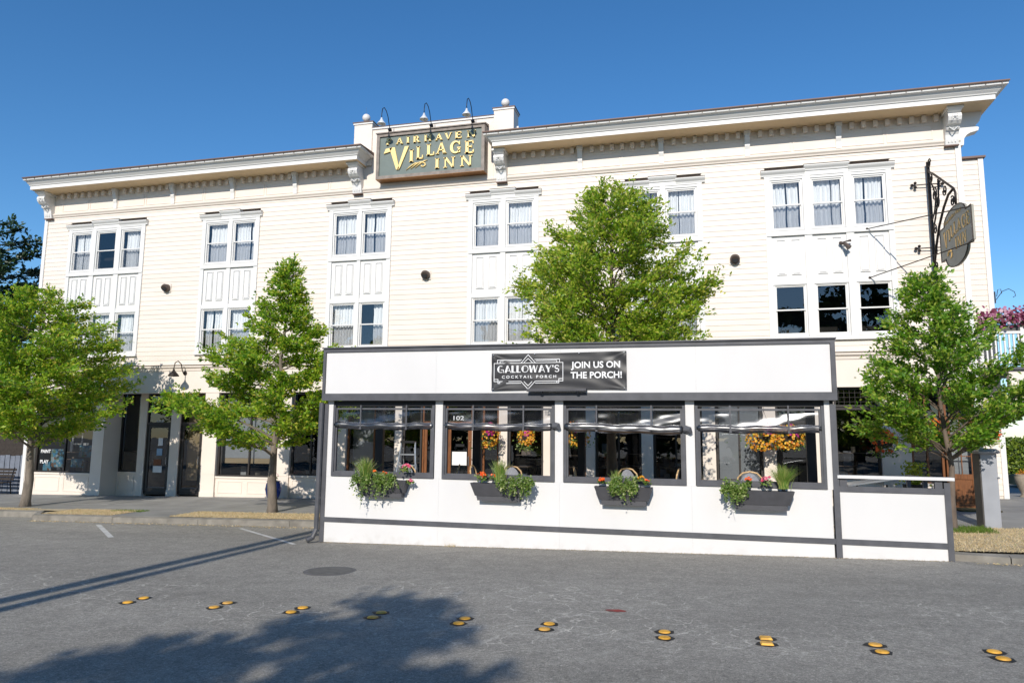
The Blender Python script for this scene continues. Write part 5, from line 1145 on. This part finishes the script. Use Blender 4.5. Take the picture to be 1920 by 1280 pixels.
# ------------------------------------------------------------------ porch furniture
def chair(x, y, rz, lab):
    t = thing('bistro_chair', (0, 0, 0), lab, 'chair', 'rattan bistro chairs on the porch')
    MB().lathe([(.19, .43), (.21, .45), (.2, .47)], (0, 0, 0), 16).build('seat', 'weave', t)
    a = [(-.21, .16, .46), (-.23, .22, .66), (-.20, .25, .84), (-.12, .27, .92), (0, .275, .945), (.12, .27, .92), (.20, .25, .84), (.23, .22, .66), (.21, .16, .46)]
    MB().tube(a, .016, 7).build('back_frame', 'rattan', t, smooth=True)
    def g_(u, v):
        xx = (u-.5)*.40; zt = .52+v*(.40-.9*abs(u-.5)**2*.9); return (xx, .18+.075*v+.01, zt)
    MB().grid(g_, 12, 6).build('woven_back', 'weave', t)
    for sx in (-1, 1):
        for sy in (-1, 1): MB().tube([(sx*.16, sy*.15, .44), (sx*.19, sy*.2, 0)], .014, 6).build('leg', 'rattan', t)
    t.location = (x, y, .44); t.rotation_euler.z = rz; return t
CH = [(-5.75, -6.7, 2.6, 'chair with woven grey back behind the pink begonia in the first porch window'), (-5.25, -6.4, -1.3, 'chair at the right edge of the first porch window'),
      (-4.35, -6.6, 1.6, 'leftmost chair in the second porch window'), (-3.75, -6.2, 2.9, 'middle chair in the second porch window'), (-3.05, -6.5, -1.9, 'rightmost chair in the second porch window'),
      (-2.25, -6.5, 1.7, 'leftmost chair in the third porch window'), (-1.35, -6.3, 2.7, 'middle chair in the third porch window'), (-.75, -6.5, -1.6, 'rightmost chair in the third porch window'),
      (.15, -6.4, 1.4, 'leftmost chair in the fourth porch window'), (.78, -7.05, 3.14, 'chair showing its rounded woven back in the fourth porch window')]
ch0 = None
for x, y, rz, l in CH:
    if ch0 is None: ch0 = chair(x, y, rz, 'rattan bistro '+l)
    else:
        o = copy_tree(ch0); o.location = (x, y, .44); o.rotation_euler.z = rz; o['label'] = 'rattan bistro '+l
tb0 = None
for i, x in enumerate((-6.3, -4.0, -1.8, .6)):
    if tb0 is None:
        tb0 = thing('cafe_table', (0, 0, 0), '', 'table', 'dark cafe tables on the porch'); B(-.35, .35, -.3, .3, .72, .75).build('table_top', 'darkframe', tb0); MB().tube([(0, 0, .03), (0, 0, .72)], .03, 8).build('stem', 'black', tb0); B(-.2, .2, -.2, .2, .0, .03).build('foot', 'black', tb0); o = tb0
    else: o = copy_tree(tb0)
    o.location = (x, -6.65, .44); o['label'] = 'dark cafe table inside the %s porch window from the left' % ords[i]
# aluminium step ladder on the pavement behind the first window
ld = thing('step_ladder', (-7.85, -2.2, VZ(-7.8, -2.2)), 'aluminium step ladder standing on the pavement seen through the first porch window', 'ladder'); zl = VZ(-7.8, -2.2)
for s in (-1, 1):
    MB().tube([(-7.85+s*.36, -2.45, zl), (-7.85+s*.2, -2.2, zl+1.75)], .022, 6).build('rail', 'alu', ld); MB().tube([(-7.85+s*.25, -1.7, zl), (-7.85+s*.16, -2.17, zl+1.6)], .016, 6).build('rear_leg', 'alu', ld)
for k_ in range(5): q = .14+.165*k_; B(-7.85-.36+.16*q, -7.85+.36-.16*q, -2.5+.25*q*1.1, -2.41+.25*q*1.1, zl+1.75*q, zl+1.75*q+.04).build('step', 'alu', ld)
B(-8.05, -7.65, -2.3, -2.1, zl+1.73, zl+1.79).build('top_cap', 'black', ld)
# ------------------------------------------------------------------ pavement furniture and plants
ko = thing('utility_kiosk', (5.55, -4.3, VZ(5.5, -4.3)), 'tall grey metal utility kiosk with sloping cap standing at the pavement edge', 'kiosk')
zk = VZ(5.5, -4.3)
def rotbox(cx, cy, hx, hy, z0, z1, a, m_=None):
    c, s = math.cos(a), math.sin(a); P = [(cx+c*x-s*y, cy+s*x+c*y) for x, y in ((-hx, -hy), (hx, -hy), (hx, hy), (-hx, hy))]; m_ = m_ or MB()
    return m_.prism(P, z0, z1, 'z')
AK = R(4)
rotbox(5.56, -4.08, .15, .17, zk-.02, zk+1.48, AK).build('cabinet', 'kiosk', ko)
rotbox(5.56-.155, -4.08+.005, .012, .165, zk, zk+1.47, AK).build('dark_side', 'kioskdark', ko)  # left face of the cabinet in a darker tone
P = []
c, s = math.cos(AK), math.sin(AK)
for hx, hy, z in ((.19, .22, zk+1.48), (.20, .23, zk+1.52), (.15, .17, zk+1.58)): P += [(5.56+c*x-s*y, -4.08+s*x+c*y, z) for x, y in ((-hx, -hy), (hx, -hy), (hx, hy), (-hx, hy))]
MB().add(P, [(3, 2, 1, 0), (0, 1, 5, 4), (1, 2, 6, 5), (2, 3, 7, 6), (3, 0, 4, 7), (4, 5, 9, 8), (5, 6, 10, 9), (6, 7, 11, 10), (7, 4, 8, 11), (8, 9, 10, 11)]).build('cap', 'kiosk', ko)
MB().tube([(5.72, -4.24, zk+1.0), (5.73, -4.27, zk+1.0)], .02, 8).build('lock', 'alu', ko)
bp_ = thing('glazed_pot', (-12.95, -.6, VZ(-13, -.6)), 'cobalt blue glazed pot beside the trunk of the second street tree', 'pot')
MB().lathe([(.14, 0), (.2, .12), (.25, .32), (.22, .48), (.19, .54), (.22, .57), (.19, .57), (.15, .5)], (-12.95, -.6, VZ(-13, -.6)), 24).build('pot_body', 'bluepot', bp_, smooth=True)
fl = flowers('potted_flowers', -12.95, VZ(-13, -.6)+.68, .15, 26, 'fl_pink', 'low green plant with small pink flowers growing in the blue pot', 77, y=-.6, cat='plant', fs=.035)
# bench, fence and backdrop left of the hotel
bz = zf(-24.4)-.02; bn_ = thing('park_bench', (-24.6, -.1, bz), 'dark slatted bench at the far left beside the hotel corner', 'bench')
for k_ in range(3): B(-25.6, -23.75, -.35+k_*.13, -.25+k_*.13, bz+.42, bz+.45).build('seat_slat', 'bark2', bn_)
for k_ in range(4): B(-25.6, -23.75, .05+.03*k_, .07+.03*k_, bz+.5+.11*k_, bz+.58+.11*k_).build('back_slat', 'bark2', bn_)
for x in (-25.5, -23.85): MB().tube([(x, -.36, bz), (x, -.36, bz+.42), (x, .03, bz+.45), (x, .16, bz+.95)], .022, 6).build('side_frame', 'black', bn_); MB().tube([(x, .1, bz), (x, .03, bz+.45)], .022, 6).build('leg', 'black', bn_)
fe = thing('board_fence', (-27, .7, bz), 'weathered blue grey upright board fence behind the bench', 'fence')
for k_ in range(26): B(-29.4+k_*.235, -29.4+k_*.235+.21, .7+.004*(k_ % 3), .73+.004*(k_ % 3), bz, bz+1.35+.02*math.sin(k_*2.1)).build('board', 'fence', fe)
B(-29.4, -23.4, .735, .78, bz+1.0, bz+1.08).build('rail', 'fence', fe)
dkb = thing('dark_outbuilding', (-29, 4.2, -.2), 'dark low building behind the fence at the left edge', 'building')
B(-38, -24.3, 3.4, 9, -.3, 3.3).build('wall', 'bark2', dkb); MB().prism([(3.1, 3.3), (9.2, 3.3), (9.2, 4.6)], -38.2, -24.1, 'x').build('roof', 'brownroof', dkb)
# right side: urn, hedge, balcony, bracket
ur = thing('stone_urn', (9.3, 4.3, .34), 'weathered stone urn with dark rusty contents beside the rear wing', 'urn'); uz = .33
MB().lathe([(.17, 0), (.17, .05), (.12, .1), (.16, .2), (.25, .45), (.28, .62), (.25, .66), (.28, .70), (.24, .70), (.2, .6)], (9.3, 4.3, uz), 22).build('urn_body', 'urn', ur, smooth=True)
MB().tube([(9.3+.27, 4.3, uz+.6), (9.68, 4.3, uz+.62), (9.72, 4.3, uz+.4), (9.5, 4.3, uz+.35)], .022, 7).build('handle', 'urn', ur)
tag(scatter_mesh('urn_plant', 'fl_yellow', [(9.3+rng.normal(0, .1), 4.3+rng.normal(0, .1), uz+.75+rng.normal(0, .04)) for i in range(160)], .06, 91, at=(9.3, 4.3, uz+.7)), 'low rusty orange plant filling the stone urn', 'plant')
MB().ball((9.3, 4.3, uz+.66), .2, 12, 6, .3).build('soil', 'rust', ur)
hd = thing('clipped_hedge', (14, 14, .2), 'tall clipped yellow green hedge in the gap beyond the rear wing', 'hedge')
pts = []
for i in range(26000):
    f_ = rng.uniform()
    if f_ < .8: pts.append((rng.uniform(9.5, 30), 14+rng.normal(0, .06)+.05*math.sin(i), rng.uniform(.25, 2.1)))
    else: pts.append((rng.uniform(9.5, 30), rng.uniform(14, 15), 2.1+rng.normal(0, .04)))
scatter_mesh('foliage', 'hedge', pts, .16, 92, parent=hd, droop=.0, flat=1.)['kind'] = 'stuff'; B(9.5, 30, 14.08, 15, .2, 2.06).build('hedge_core', 'leafdark', hd)
cr_ = thing('parked_car', (13.2, 10.6, .25), 'dark car parked in front of the clipped hedge at the right edge', 'car')
MB().prism([(11.2, .42), (11.25, .75), (12.0, .86), (12.6, 1.22), (14.1, 1.25), (14.9, .9), (15.6, .85), (15.7, .45)], 9.9, 11.4, 'y').build('body', 'black', cr_)
MB().prism([(12.15, .88), (12.65, 1.17), (14.05, 1.19), (14.7, .9)], 9.88, 9.898, 'y').build('side_glass', 'shopglass', cr_)
for x in (12.0, 14.8): MB().tube([(x, 9.86, .52), (x, 10.06, .52)], .31, 20).build('wheel', 'dark', cr_); MB().tube([(x, 9.85, .52), (x, 9.86, .52)], .17, 14).build('hub', 'alu', cr_)
ba = thing('side_balcony', (9.6, 2.5, 4.1), 'white railed balcony with cream beam projecting at the right edge', 'balcony')
B(7.72, 13, 2.3, 5.5, 4.0, 4.08).build('floor', 'pgrey', ba); B(8.42, 13, 2.4, 2.6, 2.96, 3.98).build('beam', 'cream', ba)
B(7.74, 13, 2.34, 2.44, 5.03, 5.10).build('top_rail', 'white', ba); B(7.74, 13, 2.36, 2.42, 4.18, 4.24).build('bottom_rail', 'white', ba)
x = 7.80
bal = None
while x < 12.9:
    if bal is None: bal = B(x-.02, x+.02, 2.37, 2.41, 4.24, 5.03).build('baluster', 'white', ba); bx0 = x
    else: inst(bal, 'baluster', ba, (x-bx0, 0, 0))
    x += .115
for x in (7.76, 8.82, 9.9): B(x-.05, x+.05, 2.33, 2.45, 4.08, 5.2).build('newel', 'white', ba)
bf = thing('flower_trough', (9.5, 2.5, 5.12), 'trough of pink and purple petunias along the balcony rail', 'flowers')
B(7.85, 12.5, 2.36, 2.62, 5.101, 5.28).build('trough', 'plinth', bf)
pts = [(rng.uniform(7.7, 12.6), 2.45+rng.normal(0, .12), 5.35+abs(rng.normal(0, .16))-.15*rng.uniform()) for i in range(3800)]
scatter_mesh('leaves', 'leafboxed', pts, .07, 93, parent=bf)['kind'] = 'stuff'
V = []; F = []
for i in range(1700):
    c = np.array([rng.uniform(7.7, 12.6), 2.30+rng.normal(0, .10), 5.50+rng.normal(0, .14)]); c[2] -= .25*max(0, 7.95-c[0])*3; nrm = np.array([rng.normal(0, .4), -1, rng.normal(.3, .4)]); nrm /= np.linalg.norm(nrm); s1 = np.cross(nrm, [0, 0, 1.]); s1 /= np.linalg.norm(s1); s2 = np.cross(nrm, s1); k_ = len(V); s_ = .045*rng.uniform(.7, 1.2)
    V.append(tuple(c)); V += [tuple(c+(s1*math.cos(q*1.047)+s2*math.sin(q*1.047))*s_) for q in range(6)]; F += [(k_, k_+1+q, k_+1+(q+1) % 6) for q in range(6)]
MB().add(V, F).build('blossoms', 'fl_petunia', bf)['kind'] = 'stuff'
hk = thing('scroll_hook', (8.56, 3.4, 6.2), 'thin iron scroll hook on the edge of the rear wing above the petunias', 'hook')
MB().tube([(8.58, 3.42, 6.45), (8.58, 3.42, 6.1)], .02, 6).build('plate', 'iron', hk)
MB().tube([(8.6, 3.4, 6.2), (8.78, 3.4, 6.45), (8.95, 3.4, 6.52), (9.1, 3.4, 6.42), (9.12, 3.4, 6.3), (9.05, 3.4, 6.26)], .01, 6).build('scroll', 'iron', hk); MB().tube([(8.62, 3.4, 6.3), (8.66, 3.4, 6.5), (8.74, 3.4, 6.52), (8.76, 3.4, 6.38)], .01, 6).build('scroll', 'iron', hk)
# bright leafy pot and dark planter by the entrance
ep = thing('entrance_planter', (5.05, -.75, VZ(5, -.75)), 'dark planter beside the brown entrance door', 'planter')
MB().lathe([(.18, 0), (.26, .5), (.28, .62), (.24, .62)], (5.05, -.75, VZ(5, -.75)), 18).build('pot_body', 'black', ep)
tag(scatter_mesh('bright_foliage', 'chart', [(5.05+rng.normal(0, .13), -.75+rng.normal(0, .12), .95+rng.uniform(-.25, .5)) for i in range(700)], .08, 95, at=(5.05, -.75, .9), asp=.7), 'bright lime green leafy plant in the dark planter by the brown door', 'plant')
ft = thing('folding_table', (3.3, -6.3, .12), 'grey topped slanted tables behind the low porch rail', 'table')
MB().prism([(2.5, 1.16), (3.35, 1.31), (3.35, 1.28), (2.5, 1.13)], -6.7, -6.1, 'y').build('table_top', 'alu', ft)
for x in (2.7, 3.2): MB().tube([(x, -6.4, .12), (x, -6.4, 1.16)], .02, 6).build('leg', 'black', ft)
